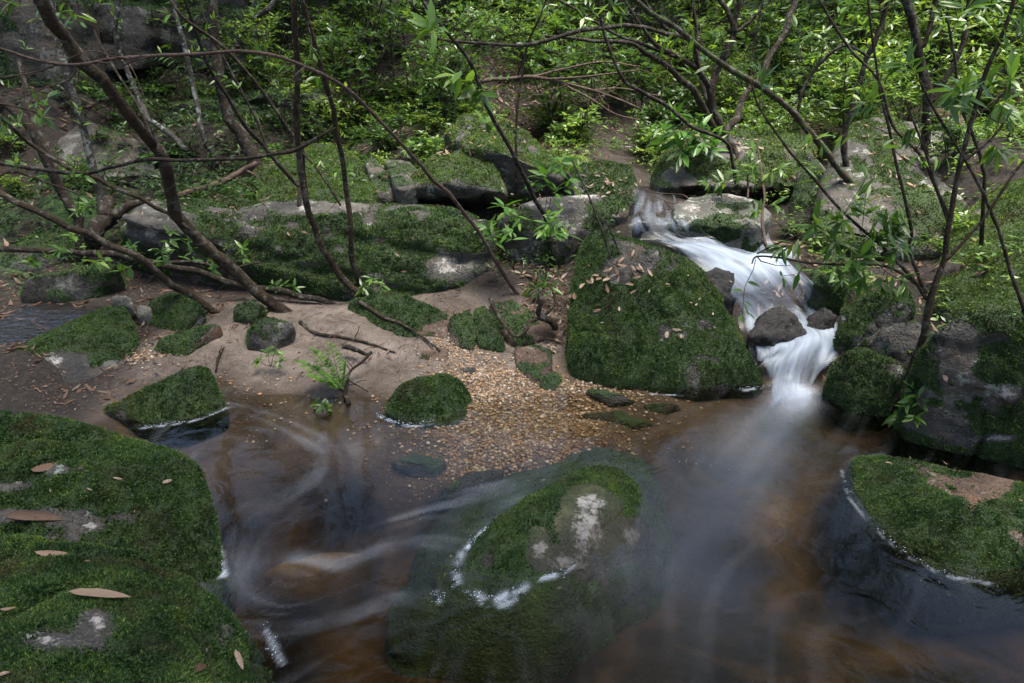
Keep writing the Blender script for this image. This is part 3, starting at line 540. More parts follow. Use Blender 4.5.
rock('boulder', 'leaf strewn ledge behind the pale trunks at left', fY=[(20,172,5.2),(100,176,5.1),(165,172,5.1)], tY=[(25,134,5.6),(90,124,5.7),(150,140,5.6)], back=.6, sub=5, disp=.06, moss=-.1, up=.25, dens=5000, tuft=.016, m='rock_dark')
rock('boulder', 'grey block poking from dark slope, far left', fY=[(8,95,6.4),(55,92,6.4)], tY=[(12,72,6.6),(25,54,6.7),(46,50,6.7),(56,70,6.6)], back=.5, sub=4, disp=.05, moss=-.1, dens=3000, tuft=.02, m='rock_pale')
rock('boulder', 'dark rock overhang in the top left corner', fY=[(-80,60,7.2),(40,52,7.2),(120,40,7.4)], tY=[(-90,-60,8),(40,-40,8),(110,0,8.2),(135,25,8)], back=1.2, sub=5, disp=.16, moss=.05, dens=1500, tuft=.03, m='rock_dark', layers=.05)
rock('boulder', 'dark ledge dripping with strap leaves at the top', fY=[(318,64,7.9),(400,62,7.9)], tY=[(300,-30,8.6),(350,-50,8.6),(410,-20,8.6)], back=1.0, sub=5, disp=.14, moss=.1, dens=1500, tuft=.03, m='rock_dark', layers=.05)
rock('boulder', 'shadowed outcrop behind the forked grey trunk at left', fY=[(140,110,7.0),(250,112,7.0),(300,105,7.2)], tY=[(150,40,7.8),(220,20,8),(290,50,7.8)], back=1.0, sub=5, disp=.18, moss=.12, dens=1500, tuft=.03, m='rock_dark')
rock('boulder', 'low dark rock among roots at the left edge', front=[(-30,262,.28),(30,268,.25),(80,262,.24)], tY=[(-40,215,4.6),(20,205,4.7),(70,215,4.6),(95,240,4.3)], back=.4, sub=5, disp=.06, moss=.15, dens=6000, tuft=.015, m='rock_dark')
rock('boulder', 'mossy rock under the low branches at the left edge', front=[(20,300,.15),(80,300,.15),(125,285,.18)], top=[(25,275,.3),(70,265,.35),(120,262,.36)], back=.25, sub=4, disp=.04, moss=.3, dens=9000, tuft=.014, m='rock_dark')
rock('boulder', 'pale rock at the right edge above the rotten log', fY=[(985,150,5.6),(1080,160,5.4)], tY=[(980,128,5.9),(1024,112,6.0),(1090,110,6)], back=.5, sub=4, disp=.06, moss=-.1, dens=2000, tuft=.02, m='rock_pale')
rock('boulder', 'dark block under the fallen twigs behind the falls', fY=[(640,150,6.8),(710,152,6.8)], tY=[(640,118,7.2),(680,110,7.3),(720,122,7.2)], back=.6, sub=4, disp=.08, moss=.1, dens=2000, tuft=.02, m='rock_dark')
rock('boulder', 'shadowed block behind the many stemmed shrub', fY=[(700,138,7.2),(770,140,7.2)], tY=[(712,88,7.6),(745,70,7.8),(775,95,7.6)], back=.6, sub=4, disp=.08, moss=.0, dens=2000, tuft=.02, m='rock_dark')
_r = random.Random(5)
for k in range(16):                     # outcrops of the shaded slope on the left
    x, y = _r.uniform(-6.2, -1.3), _r.uniform(6.0, 9.6); z = float(H(np.array([x]), np.array([y]))[0]); w, d, h = _r.uniform(.3, .75), _r.uniform(.25, .5), _r.uniform(.25, .7); t = _r.uniform(-.3, .3)
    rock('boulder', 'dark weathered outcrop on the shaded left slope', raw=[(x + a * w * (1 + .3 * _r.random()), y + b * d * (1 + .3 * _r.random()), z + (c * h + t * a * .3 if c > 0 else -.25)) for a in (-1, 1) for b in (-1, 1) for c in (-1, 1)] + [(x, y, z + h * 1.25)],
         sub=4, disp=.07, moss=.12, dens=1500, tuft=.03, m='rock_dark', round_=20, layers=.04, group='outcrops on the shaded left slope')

# ------------------------------------------------------------------ water
def seg_dist(X, Y, poly):
    """distance to a polyline, and the tangent of its nearest piece"""
    best = np.full(X.shape, 1e9); tx = np.zeros(X.shape); ty = np.zeros(X.shape); tt = np.zeros(X.shape); n = len(poly) - 1
    for i in range(n):
        a, b = poly[i][:2], poly[i + 1][:2]; d = b - a; L2 = (d ** 2).sum() + 1e-12
        t = np.clip(((X - a[0]) * d[0] + (Y - a[1]) * d[1]) / L2, 0, 1)
        dist = np.hypot(X - a[0] - t * d[0], Y - a[1] - t * d[1]); m = dist < best
        best = np.where(m, dist, best); l = math.sqrt(L2); tx = np.where(m, d[0] / l, tx); ty = np.where(m, d[1] / l, ty); tt = np.where(m, (i + t) / n, tt)
    return best, tx, ty, tt
def water_line(pts, n=24): return smooth_path([pz(a, b, 0) for a, b in pts], n)
wx = np.linspace(-2.25, 2.45, 470); wy = np.linspace(-1.2, 3.15, 436); WX, WY = np.meshgrid(wx, wy)
PLUME = water_line([(800, 392), (782, 415), (745, 450), (712, 510), (692, 580), (682, 690), (680, 800)], 30)
CURR = [  # (pixels on the pool, half width m, milkiness)
    ([(168, 470), (163, 440), (185, 415), (225, 405), (270, 418), (322, 446), (345, 458)], .035, .34),
    ([(198, 455), (208, 443), (226, 437), (243, 440), (240, 450), (218, 459)], .016, .75),
    ([(262, 410), (300, 425), (345, 448), (352, 462)], .02, .45),
    ([(350, 452), (335, 470), (300, 492), (262, 508), (225, 516), (200, 524)], .07, .30),
    ([(200, 512), (228, 548), (240, 590), (262, 615), (300, 625)], .06, .25),
    ([(505, 485), (470, 492), (440, 508), (405, 528), (375, 548), (335, 566), (300, 560)], .035, .42),
    ([(455, 525), (440, 515), (425, 512), (395, 520)], .02, .45),
    ([(250, 625), (290, 622), (330, 606), (372, 590), (395, 592)], .03, .3),
    ([(290, 683), (320, 650), (350, 625), (372, 610)], .04, .28),
    ([(520, 500), (470, 530), (420, 540)], .04, .18),
    ([(480, 575), (430, 545), (400, 540)], .03, .18),
    ([(820, 600), (760, 560), (700, 560)], .15, .0),
    ([(560, 640), (600, 600), (660, 560)], .10, .04),
]
D = np.zeros(WX.shape); VX = np.zeros(WX.shape); VY = np.zeros(WX.shape)
for pts, w, s in CURR:
    d, tx, ty, _ = seg_dist(WX, WY, water_line(pts)); D = np.maximum(D, s * np.exp(-(d / (w * 1.25)) ** 2)); k = np.exp(-(d / .14) ** 2) + .02 * np.exp(-(d / .5) ** 2); VX += tx * k; VY += ty * k
d, tx, ty, tt = seg_dist(WX, WY, PLUME); wid = .075 + .21 * sstep(0, .9, tt); k = 2 * np.exp(-(d / (wid * 1.6)) ** 2) + .03; VX += tx * k; VY += ty * k
DP = np.exp(-(d / wid) ** 2) * (.9 * np.exp(-(tt / .12) ** 2) + .20 * np.exp(-(tt / .45) ** 2) + .03)
vn = np.hypot(VX, VY) + 1e-9; VX /= vn; VY /= vn
hx, hy = wx[1] - wx[0], wy[1] - wy[0]
def samp(A, x, y):
    fx = np.clip((x - wx[0]) / hx, 0, len(wx) - 1.001); fy = np.clip((y - wy[0]) / hy, 0, len(wy) - 1.001); i = fx.astype(int); j = fy.astype(int); u = fx - i; v = fy - j
    return A[j, i] * (1 - u) * (1 - v) + A[j, i + 1] * u * (1 - v) + A[j + 1, i] * (1 - u) * v + A[j + 1, i + 1] * u * v
def lic(N, n, step):
    acc = N.copy(); cnt = 1
    for sg in (1, -1):
        x, y = WX.copy(), WY.copy()
        for q in range(n):
            vx, vy = samp(VX, x, y), samp(VY, x, y); x = x + sg * step * vx; y = y + sg * step * vy; acc += samp(N, x, y); cnt += 1
    return acc / cnt
flat = np.stack((WX.ravel(), WY.ravel(), 0 * WX.ravel()), 1)
N1 = rng.random(WX.shape); L1 = lic(N1, 26, .008); N2 = vnoise(flat * 28, 77).reshape(WX.shape) * .5 + .5; L2 = lic(N2, 26, .011)
def nrmz(A): return np.clip(.5 + (A - A.mean()) / (A.std() * 4.2), 0, 1)
ST = .25 * nrmz(L1) + .75 * nrmz(L2)
big = fbm(flat * 2.6, 3, 61).reshape(WX.shape)
FO = .17 * D * (.12 + 1.5 * sstep(.36, .86, ST)) * (.75 + .9 * big) + .85 * DP * (.70 + .10 * (ST - .5) + .35 * big) + .012 * sstep(.5, .9, ST)
FROTH = [([(462, 553), (456, 574), (461, 588), (478, 601), (500, 606), (515, 597), (530, 582)], .011, .36), ([(470, 592), (492, 600), (514, 592)], .015, .5), ([(530, 580), (548, 577), (562, 573), (572, 566)], .010, .5), ([(468, 548), (485, 530), (500, 518)], .008, .7), ([(436, 593), (440, 602)], .008, .5),
    ([(842, 470), (846, 490), (858, 510), (880, 534), (906, 556), (945, 577)], .004, .18), ([(945, 577), (990, 584)], .004, .25), ([(142, 428), (170, 425), (200, 419), (231, 406)], .006, .45), ([(214, 548), (219, 562), (223, 576)], .012, .8), ([(266, 630), (273, 645), (282, 664)], .006, .3),
    ([(377, 415), (390, 421), (410, 426), (432, 424)], .006, .45), ([(740, 391), (757, 389), (772, 386)], .008, .5), ([(650, 394), (690, 396)], .005, .4)]
nf = fbm(flat * 34, 3, 91).reshape(WX.shape); nf2 = fbm(flat * 8, 2, 93).reshape(WX.shape)
for pts, w, s_ in FROTH:
    d, _, _, _ = seg_dist(WX, WY, water_line(pts, 14)); FO = np.maximum(FO, s_ * np.exp(-(d / (w * (1 + .5 * nf2))) ** 2) * sstep(-.35, .25, nf + .2 * nf2))
FO = np.clip(FO, 0, .97) * sstep(3.05, 2.9, WY)
wz = .003 * fbm(flat * 3, 3, 8).reshape(WX.shape) + .010 * np.exp(-((WX - PLUME[0][0]) ** 2 + (WY - PLUME[0][1]) ** 2) / .02) + .004 * FO
wv = np.stack((WX, WY, wz), -1).reshape(-1, 3); a, b = len(wx), len(wy)
ii = (np.arange(b - 1)[:, None] * a + np.arange(a - 1)[None]).ravel(); Fq = np.stack((ii, ii + 1, ii + a + 1, ii + a), 1)
border = np.concatenate((np.arange(a), np.arange(1, b) * a + a - 1, (b - 1) * a + np.arange(a - 2, -1, -1), np.arange(b - 2, 0, -1) * a))
lowv = wv[border].copy(); lowv[:, 2] = -1.3; n0 = len(wv); m_ = len(border); q = np.arange(m_); r_ = (q + 1) % m_
sideq = np.stack((border[q], n0 + q, n0 + r_, border[r_]), 1)
cen = n0 + m_; bot = np.stack((n0 + r_, n0 + q, np.full(m_, cen)), 1)
wv = np.vstack((wv, lowv, [[.1, 1, -1.3]])); fo = np.concatenate((FO.ravel(), np.zeros(m_ + 1)))
def water_mat():
    m, nt, out = mat('pool_water'); P = wpos(nt)
    tr = nt.nodes.new('ShaderNodeBsdfTransparent'); tr.inputs[0].default_value = (.93, .93, .9, 1)
    gl = nt.nodes.new('ShaderNodeBsdfGlossy'); gl.inputs['Roughness'].default_value = .10
    nt.links.new(bump(nt, noise(nt, 7, 3, .5, P, .6), .12, .03), gl.inputs['Normal'])
    fr = nt.nodes.new('ShaderNodeFresnel'); fr.inputs['IOR'].default_value = 1.33
    mx = nt.nodes.new('ShaderNodeMixShader'); nt.links.new(fr.outputs[0], mx.inputs[0]); nt.links.new(tr.outputs[0], mx.inputs[1]); nt.links.new(gl.outputs[0], mx.inputs[2])
    df = nt.nodes.new('ShaderNodeBsdfDiffuse'); df.inputs[0].default_value = (.46, .50, .57, 1)
    m2 = nt.nodes.new('ShaderNodeMixShader'); nt.links.new(attr(nt, 'foam'), m2.inputs[0]); nt.links.new(mx.outputs[0], m2.inputs[1]); nt.links.new(df.outputs[0], m2.inputs[2])
    nt.links.new(m2.outputs[0], out.inputs['Surface'])
    va = nt.nodes.new('ShaderNodeVolumeAbsorption'); va.inputs[0].default_value = (.60, .51, .33, 1); va.inputs[1].default_value = 2.9
    nt.links.new(va.outputs[0], out.inputs['Volume']); return m
pool = link('pool_water', mesh_np('pool_water', wv, [Fq, sideq, bot], water_mat(), {'foam': fo}, True)); tag(pool, 'clear brown pool with milky swirling streaks', 'water', kind='structure')

def fall_mat():
    m, nt, out = mat('silky_falling_water')
    cv = nt.nodes.new('ShaderNodeCombineXYZ'); nt.links.new(mth(nt, 'MULTIPLY', attr(nt, 'across'), 1.0), cv.inputs[0]); nt.links.new(attr(nt, 'along'), cv.inputs[1])
    def st(sx, sy, det):
        mp = nt.nodes.new('ShaderNodeMapping'); mp.inputs['Scale'].default_value = (sx, sy, 1); nt.links.new(cv.outputs[0], mp.inputs[0]); return noise(nt, 1.0, det, .55, mp.outputs[0], .25)
    s = mth(nt, 'ADD', mth(nt, 'MULTIPLY', st(34, 1.8, 3), .28), mth(nt, 'MULTIPLY', st(11, 1.6, 3), .72))
    al = mth(nt, 'ADD', attr(nt, 'foam'), mth(nt, 'MULTIPLY', mth(nt, 'SUBTRACT', s, .5), 1.5))
    al = ramp(nt, al, [(.16, (0, 0, 0)), (.48, (.34, .34, .34)), (.95, (.97, .97, .97))])
    al = mth(nt, 'MULTIPLY', al, ramp(nt, attr(nt, 'foam'), [(0, (0, 0, 0)), (.2, (1, 1, 1))]))
    tr = nt.nodes.new('ShaderNodeBsdfTransparent'); gl = nt.nodes.new('ShaderNodeBsdfGlossy'); gl.inputs['Roughness'].default_value = .3
    m0 = nt.nodes.new('ShaderNodeMixShader'); m0.inputs[0].default_value = .015; nt.links.new(tr.outputs[0], m0.inputs[1]); nt.links.new(gl.outputs[0], m0.inputs[2])
    df = nt.nodes.new('ShaderNodeBsdfDiffuse'); df.inputs[0].default_value = (.50, .57, .68, 1)
    tl = nt.nodes.new('ShaderNodeBsdfTranslucent'); tl.inputs[0].default_value = (.50, .57, .68, 1)
    m1 = nt.nodes.new('ShaderNodeMixShader'); m1.inputs[0].default_value = .4; nt.links.new(df.outputs[0], m1.inputs[1]); nt.links.new(tl.outputs[0], m1.inputs[2])
    m2 = nt.nodes.new('ShaderNodeMixShader'); nt.links.new(al, m2.inputs[0]); nt.links.new(m0.outputs[0], m2.inputs[1]); nt.links.new(m1.outputs[0], m2.inputs[2])
    nt.links.new(m2.outputs[0], out.inputs[0]); return m
M['fall'] = fall_mat()
def cascade(name, label, secs, seed, nr=200, ncol=64, rough=.02):
    Lp = np.array([pz(*s_[0], s_[2]) for s_ in secs]); Rp = np.array([pz(*s_[1], s_[2]) for s_ in secs]); fm = np.array([s_[3] for s_ in secs])
    Lp, Rp = smooth_path(Lp, nr), smooth_path(Rp, nr); u = np.linspace(0, 1, ncol)
    V = Lp[:, None] * (1 - u)[None, :, None] + Rp[:, None] * u[None, :, None]
    f = np.interp(np.linspace(0, len(secs) - 1, nr), np.arange(len(secs)), fm)[:, None] * np.ones(ncol)
    mid = (Lp + Rp) / 2; al = np.concatenate(([0], np.cumsum(np.linalg.norm(np.diff(mid, axis=0), axis=1))))[:, None] * np.ones(ncol)
    ac = np.linalg.norm(Rp - Lp, axis=1)[:, None] * (u[None] - .5); uu = np.ones(nr)[:, None] * u[None]
    c3 = np.stack((ac.ravel() * 9, al.ravel() * 3.2, 0 * ac.ravel()), 1); b_ = fbm(c3, 3, seed).reshape(nr, ncol)
    c4 = np.stack((ac.ravel() * 3, al.ravel() * 5, 0 * ac.ravel()), 1); b2 = fbm(c4, 2, seed + 5).reshape(nr, ncol)
    step = np.interp(np.linspace(0, len(secs) - 1, nr), np.arange(len(secs)), [s_[4] if len(s_) > 4 else .5 for s_ in secs])[:, None]
    V[..., 2] += rough * b_ + rough * 1.6 * b2 + .03 * np.sin(np.pi * u)[None]
    e = sstep(0, .12, uu) * sstep(1, .86, uu) * sstep(0, .05, np.linspace(0, 1, nr))[:, None] * sstep(1, .93, np.linspace(0, 1, nr))[:, None]
    f = f * e * (1 + .75 * b2) - .25 * sstep(.1, .45, fbm(np.stack((ac.ravel() * 14, al.ravel() * 4.5, 0 * ac.ravel()), 1), 3, seed + 21).reshape(nr, ncol)) * sstep(.98, .75, f)
    ii = (np.arange(nr - 1)[:, None] * ncol + np.arange(ncol - 1)[None]).ravel(); Fq = np.stack((ii, ii + 1, ii + ncol + 1, ii + ncol), 1)
    o = link(name, mesh_np(name, V.reshape(-1, 3), Fq, M['fall'], {'foam': f.ravel(), 'across': ac.ravel(), 'along': al.ravel()}, True)); return tag(o, label, 'waterfall', kind='structure')
cascade('waterfall_water', 'silky white water stepping down between the boulders', [((634, 186), (680, 182), .69, .02), ((632, 200), (682, 196), .68, .10), ((628, 220), (692, 217), .655, .56), ((636, 238), (706, 234), .575, .40), ((664, 251), (730, 246), .52, .52), ((688, 262), (764, 256), .475, .58),
    ((708, 276), (800, 268), .43, .80), ((720, 292), (824, 283), .36, .70), ((734, 318), (842, 304), .22, .46), ((742, 334), (860, 329), .165, .66), ((750, 350), (864, 341), .14, .84), ((760, 366), (838, 361), .09, .60), ((768, 384), (818, 380), .03, .58), ((768, 402), (814, 398), .014, .50), ((745, 430), (806, 426), .012, .15)], 3, rough=.028)
cascade('side_fall_water', 'thin side thread of falling water in the dark gap', [((761, 228), (768, 228), .47, .25), ((759, 238), (770, 238), .435, .5), ((756, 247), (776, 247), .405, .55), ((750, 254), (798, 254), .39, .4), ((742, 264), (800, 266), .385, .15)], 9, 60, 24, .006)
cascade('upstream_water', 'still stream reaching back from the lip of the falls', [((650, 150), (676, 150), .70, .02), ((640, 168), (676, 168), .695, .05), ((634, 182), (680, 180), .69, .06), ((634, 192), (680, 190), .68, .06)], 12, 60, 24, .004)

def foam_bubbles(label, where, seed, rmin=.0007, rmax=.0024):
    """bubbles of froth lying on the water: where = list of (pixels, count, spread m)"""
    r = np.random.default_rng(seed); U, FF = ico(1); C = []
    for pts, n, sp in where:
        L = water_line(pts, 200); i = r.integers(0, 200, n); C.append(L[i] + np.stack((sp * r.normal(size=n), sp * r.normal(size=n), 0 * i), 1))
    C = np.concatenate(C); n = len(C); rad = rmin + (rmax - rmin) * r.random(n) ** 2.2
    V = C[:, None] + U[None] * np.stack((rad, rad, rad * .6), 1)[:, None]; V[..., 2] += .004
    T = (FF[None] + (np.arange(n) * len(U))[:, None, None]).reshape(-1, 3)
    o = link('foam', mesh_np('foam', V.reshape(-1, 3), T, M['foam'], None, True)); tag(o, label, 'foam', kind='stuff')
m, nt, out = mat('froth'); nt.links.new(pbsdf(nt, (.34, .39, .45), .3, .4), out.inputs[0]); M['foam'] = m
foam_bubbles('thick white froth lapping the bald crowned rock', [([(462, 556), (456, 576), (462, 590), (478, 600)], 40, .012), ([(465, 588), (490, 600), (512, 594), (526, 582)], 60, .016), ([(545, 578), (560, 574), (566, 568)], 30, .012), ([(470, 545), (485, 530)], 80, .008), ([(436, 594), (440, 600)], 30, .01)], 1)
foam_bubbles('fine line of froth along the low mossy boulder at lower right', [([(843, 478), (856, 505), (880, 530), (905, 552), (940, 572), (975, 581)], 70, .006)], 2, .0008, .0022)
foam_bubbles('froth line under the mossy wedge rock', [([(140, 427), (170, 424), (200, 419), (229, 407)], 120, .006)], 3, .0008, .0024)
foam_bubbles('froth caught between the two big corner boulders', [([(214, 550), (219, 562), (222, 574)], 120, .007), ([(262, 628), (272, 640), (277, 656)], 40, .009)], 4)
foam_bubbles('froth under the round mossy rock', [([(377, 415), (390, 421), (410, 425), (432, 421)], 110, .007)], 5, .0008, .0028)
foam_bubbles('froth at the corner of the big moss dome by the falls', [([(735, 390), (755, 388), (772, 386)], 60, .008)], 6)

# thin wet sheet of the rivulet on the left
rp = [pz(x, y, .135) for x, y in ((-30, 322), (5, 314), (32, 304), (75, 298), (108, 298), (98, 312), (84, 326), (55, 338), (35, 350), (8, 356), (-30, 352))]
cpt = np.mean(rp, 0); g = Geo(); g.add([cpt] + rp, [(0, 1 + i, 1 + (i + 1) % len(rp)) for i in range(len(rp))])
m, nt, out = mat('rivulet_water'); P = wpos(nt); gl = nt.nodes.new('ShaderNodeBsdfGlossy'); gl.inputs['Roughness'].default_value = .16
nt.links.new(bump(nt, noise(nt, 22, 4, .6, P), .5, .03), gl.inputs['Normal'])
tr = nt.nodes.new('ShaderNodeBsdfTransparent'); tr.inputs[0].default_value = (.8, .8, .8, 1); mx = nt.nodes.new('ShaderNodeMixShader'); mx.inputs[0].default_value = .28
nt.links.new(tr.outputs[0], mx.inputs[1]); nt.links.new(gl.outputs[0], mx.inputs[2]); nt.links.new(mx.outputs[0], out.inputs[0])
tag(link('rivulet_water', g.mesh('rivulet_water', m)), 'shallow shining rivulet over stones at the left', 'water', kind='structure')

# ------------------------------------------------------------------ gravel, leaf litter
bpy.context.view_layer.update(); DG = bpy.context.evaluated_depsgraph_get()
allV = np.concatenate([ROCKS[k][0] for k in ROCKS]); allN = np.concatenate([ROCKS[k][2] for k in ROCKS])
def cast(px, py, skip=('pool_water', 'waterfall_water', 'side_fall_water', 'upstream_water', 'rivulet_water', 'foam')):
    o = Vector((0, 0, CAM_H)); d = Vector(ray(px, py)).normalized()
    for _ in range(8):
        hit, loc, nor, _i, ob, _m = SC.ray_cast(DG, o, d)
        if not hit: return None, None
        if ob.name.split('.')[0] in skip: o = loc + d * .002; continue
        return np.array(loc), ob
    return None, None
def ground_normal(x, y):
    e = .04; h = H(np.array([x - e, x + e, x, x]), np.array([y, y, y - e, y + e])); return unit(np.array(((h[0] - h[1]) / (2 * e), (h[2] - h[3]) / (2 * e), 1.0)))
def place_px(px, py):
    p, ob = cast(px, py)
    if p is None: return None, None
    if ob.name.startswith('ground'): return p, ground_normal(p[0], p[1])
    i = np.argmin(((allV - p) ** 2).sum(1)); return p, allN[i]

m, nt, out = mat('river_gravel'); gn = nt.nodes.new('ShaderNodeNewGeometry')
gc = ramp(nt, gn.outputs['Random Per Island'], [(0, (.07, .05, .034)), (.2, (.12, .077, .046)), (.4, (.21, .135, .070)), (.55, (.26, .13, .045)), (.7, (.21, .155, .11)), (.85, (.26, .20, .145)), (1, (.36, .31, .25))])
nt.links.new(pbsdf(nt, gc, .42, .45), out.inputs[0]); M['gravel'] = m
def pebbles(name, label, polys, n, smin, smax, seed, sub=2):
    r = np.random.default_rng(seed); U, FF = ico(sub); pts = []
    for (cx, cy, rx, ry, k) in polys:
        q = r.normal(size=(int(n * k), 2)); px = cx + q[:, 0] * rx; py = cy + q[:, 1] * ry
        d = np.stack([ray(a_, b_) for a_, b_ in zip(px, py)]); t = (0.01 - CAM_H) / d[:, 2]
        for _ in range(3):
            X = d[:, 0] * t; Y = d[:, 1] * t; z = H(X, Y); t = (z - CAM_H) / d[:, 2]
        pts.append(np.stack((X, Y, z), 1))
    C = np.concatenate(pts); n = len(C); s_ = smin + (smax - smin) * r.random(n) ** 2.8
    sc = np.stack((s_ * (.8 + .5 * r.random(n)), s_ * (.7 + .4 * r.random(n)), s_ * (.45 + .35 * r.random(n))), 1); th = r.random(n) * 6.283
    V = U[None] * sc[:, None] * (1 + .22 * r.normal(size=(n, len(U), 1)) * .5); ct, st = np.cos(th)[:, None], np.sin(th)[:, None]
    x, y = V[..., 0] * ct - V[..., 1] * st, V[..., 0] * st + V[..., 1] * ct
    V = np.stack((x, y, V[..., 2]), -1) + C[:, None]; V[..., 2] += (sc[:, 2] * .35)[:, None]
    T = (FF[None] + (np.arange(n) * len(U))[:, None, None]).reshape(-1, 3)
    o = link(name, mesh_np(name, V.reshape(-1, 3), T, M['gravel'], None, True)); tag(o, label, 'gravel', kind='stuff')
pebbles('gravel', 'bed of tan and white gravel running into the shallow water', [(485, 380, 24, 13, .25), (520, 425, 60, 24, .5), (600, 392, 40, 8, .1), (500, 462, 45, 12, .18), (440, 405, 30, 14, .05), (250, 395, 40, 18, .02), (455, 350, 16, 10, .08), (150, 360, 14, 8, .04)], 9000, .003, .0105, 5, 1)

def litter(name, label, pts, N, seed, Lmin, Lmax, matl, flat_=.35, segs=1):
    r = np.random.default_rng(seed); n = len(pts); g = Geo()
    d = r.normal(size=(n, 3)); d = unit(d - N * (d * N).sum(1, keepdims=True) + N * flat_ * r.normal(size=(n, 1)) * .6)
    u = unit(N + flat_ * r.normal(size=(n, 3))); L = Lmin + (Lmax - Lmin) * r.random(n)
    leaves(g, pts + N * .008, d, u, L, L * (.2 + .16 * r.random(n)), fold=.5 * r.normal(), bend=.18 * r.normal(size=n), segs=segs)
    o = link(name, g.mesh(name, matl)); tag(o, label, 'leaf litter', kind='stuff')
def scatter_ground(n, x0, x1, y0, y1, seed, keep=None):
    r = np.random.default_rng(seed); x = x0 + (x1 - x0) * r.random(n); y = y0 + (y1 - y0) * r.random(n); z = H(x, y); e = .05
    N = unit(np.stack(((H(x - e, y) - H(x + e, y)) / (2 * e), (H(x, y - e) - H(x, y + e)) / (2 * e), np.ones(n)), 1)); P = np.stack((x, y, z), 1)
    if keep is not None: k = keep(P, r); P, N = P[k], N[k]
    return P, N
P, N = scatter_ground(15000, -6.5, 6, 4.0, 10.5, 3, lambda P, r: (fbm(P * 1.1, 3, 70) + .25 * r.normal(size=len(P)) > -.02) & ~((P[:, 0] > .7) & (P[:, 0] < 1.6) & (P[:, 1] < 6.5)))
litter('leaf_litter', 'brown fallen leaves strewn over the forest floor', P, N, 4, .035, .085, M['dead'])
P, N = scatter_ground(5200, -.9, 1.0, 5.0, 9.0, 5, lambda P, r: np.abs(P[:, 0] - .02 - .06 * (P[:, 1] - 5)) < .5 + .15 * r.normal(size=len(P)))
litter('leaf_litter', 'pinkish brown leaf drift running down the slope behind the peaked boulder', P, N, 6, .035, .075, M['dead'])
P, N = scatter_ground(700, -2.5, .4, 2.9, 4.1, 7, lambda P, r: (P[:, 2] > .05) & (fbm(P * 2.5, 3, 90) > .06))
litter('leaf_litter', 'small dead leaves and bark scraps on the sand bank', P, N, 8, .02, .055, M['dead'])
P, N = scatter_ground(900, -3.2, -1.6, 2.6, 4.4, 9, lambda P, r: (fbm(P * 2.2, 3, 95) > -.1))
litter('leaf_litter', 'wet dead leaves along the left rivulet', P, N, 10, .03, .08, M['dead'])
P, N = scatter_ground(420, .05, .5, 3.2, 4.1, 13); litter('leaf_litter', 'dead leaves packed under the tawny slab and the moss dome', P, N, 14, .03, .07, M['dead_pale'])
P, N = scatter_ground(500, 1.35, 2.3, 2.9, 4.2, 15); litter('leaf_litter', 'dead leaves heaped right of the waterfall', P, N, 16, .03, .08, M['dead'])


def ground_cover(name, label, n, x0, x1, y0, y1, seed, matl, Lmin, Lmax, keep=None):
    P, N = scatter_ground(n, x0, x1, y0, y1, seed, keep); r = np.random.default_rng(seed + 1); g = Geo(); m_ = len(P)
    stem = np.array((0, 0, 1.0)) * (.03 + .10 * r.random((m_, 1)) ** 1.5)
    for q in range(4):
        az = r.random(m_) * 6.283; d = np.stack((np.cos(az), np.sin(az), .25 + .3 * r.normal(size=m_)), 1); L = Lmin + (Lmax - Lmin) * r.random(m_)
        leaves(g, P + stem + .015 * r.normal(size=(m_, 3)), d, unit(np.array((0, 0, 1.0)) + .3 * r.normal(size=(m_, 3))), L, L * (.32 + .15 * r.random(m_)), fold=.2, bend=.3, segs=1)
    o = link(name, g.mesh(name, matl)); tag(o, label, 'ground cover', kind='stuff')
ground_cover('ground_cover', 'low green herbs carpeting the slope upstream', 9000, -2.6, 6.5, 4.9, 10, 41, M['leaf_bg'], .025, .06, lambda P, r: (fbm(P * .9, 3, 33) + .3 * r.normal(size=len(P)) > -.05) & ~((P[:, 0] > .7) & (P[:, 0] < 1.45) & (P[:, 1] < 6.3)) & (np.abs(P[:, 0] - .02 - .06 * (P[:, 1] - 5)) > .16))
ground_cover('ground_cover', 'low dark herbs on the shaded left flat', 12000, -6, -.5, 4.3, 8.5, 43, M['leaf_dark'], .025, .055, lambda P, r: fbm(P * .9, 3, 37) + .3 * r.normal(size=len(P)) > -.12)
ground_cover('ground_cover', 'low herbs between the boulders of the right bank', 4200, 1.7, 4.8, 2.8, 6.0, 45, M['leaf_bg'], .025, .05, lambda P, r: fbm(P * 1.5, 3, 39) + .3 * r.normal(size=len(P)) > -.2)

P, N = scatter_ground(7500, -2.3, .2, 2.6, 3.95, 51, lambda P, r: (P[:, 2] > .004) & (fbm(P * 3.5, 3, 98) + .2 * r.normal(size=len(P)) > .02))
litter('leaf_litter', 'crumbs of bark and leaf trodden into the sand', P, N, 52, .005, .022, M['dead'])
def rock_litter(label, n, ylo, yhi, nz, Lmin, Lmax, seed, mt):
    r = np.random.default_rng(seed); ok = np.where((allN[:, 2] > nz) & (allV[:, 1] > ylo) & (allV[:, 1] < yhi) & (fbm(allV * 3.1, 3, seed) > .02))[0]; i = r.choice(ok, n)
    litter('leaf_litter', label, allV[i] + .02 * r.normal(size=(n, 3)) * (1, 1, 0) + (0, 0, .004), allN[i], seed, Lmin, Lmax, mt)
rock_litter('scraps of dead leaf lodged on the boulders', 1100, 3.7, 6.2, .45, .012, .05, 61, M['dead'])
rock_litter('pale flakes of leaf on the nearest mossy boulders', 90, 1.0, 2.6, .6, .006, .022, 62, M['dead_pale'])
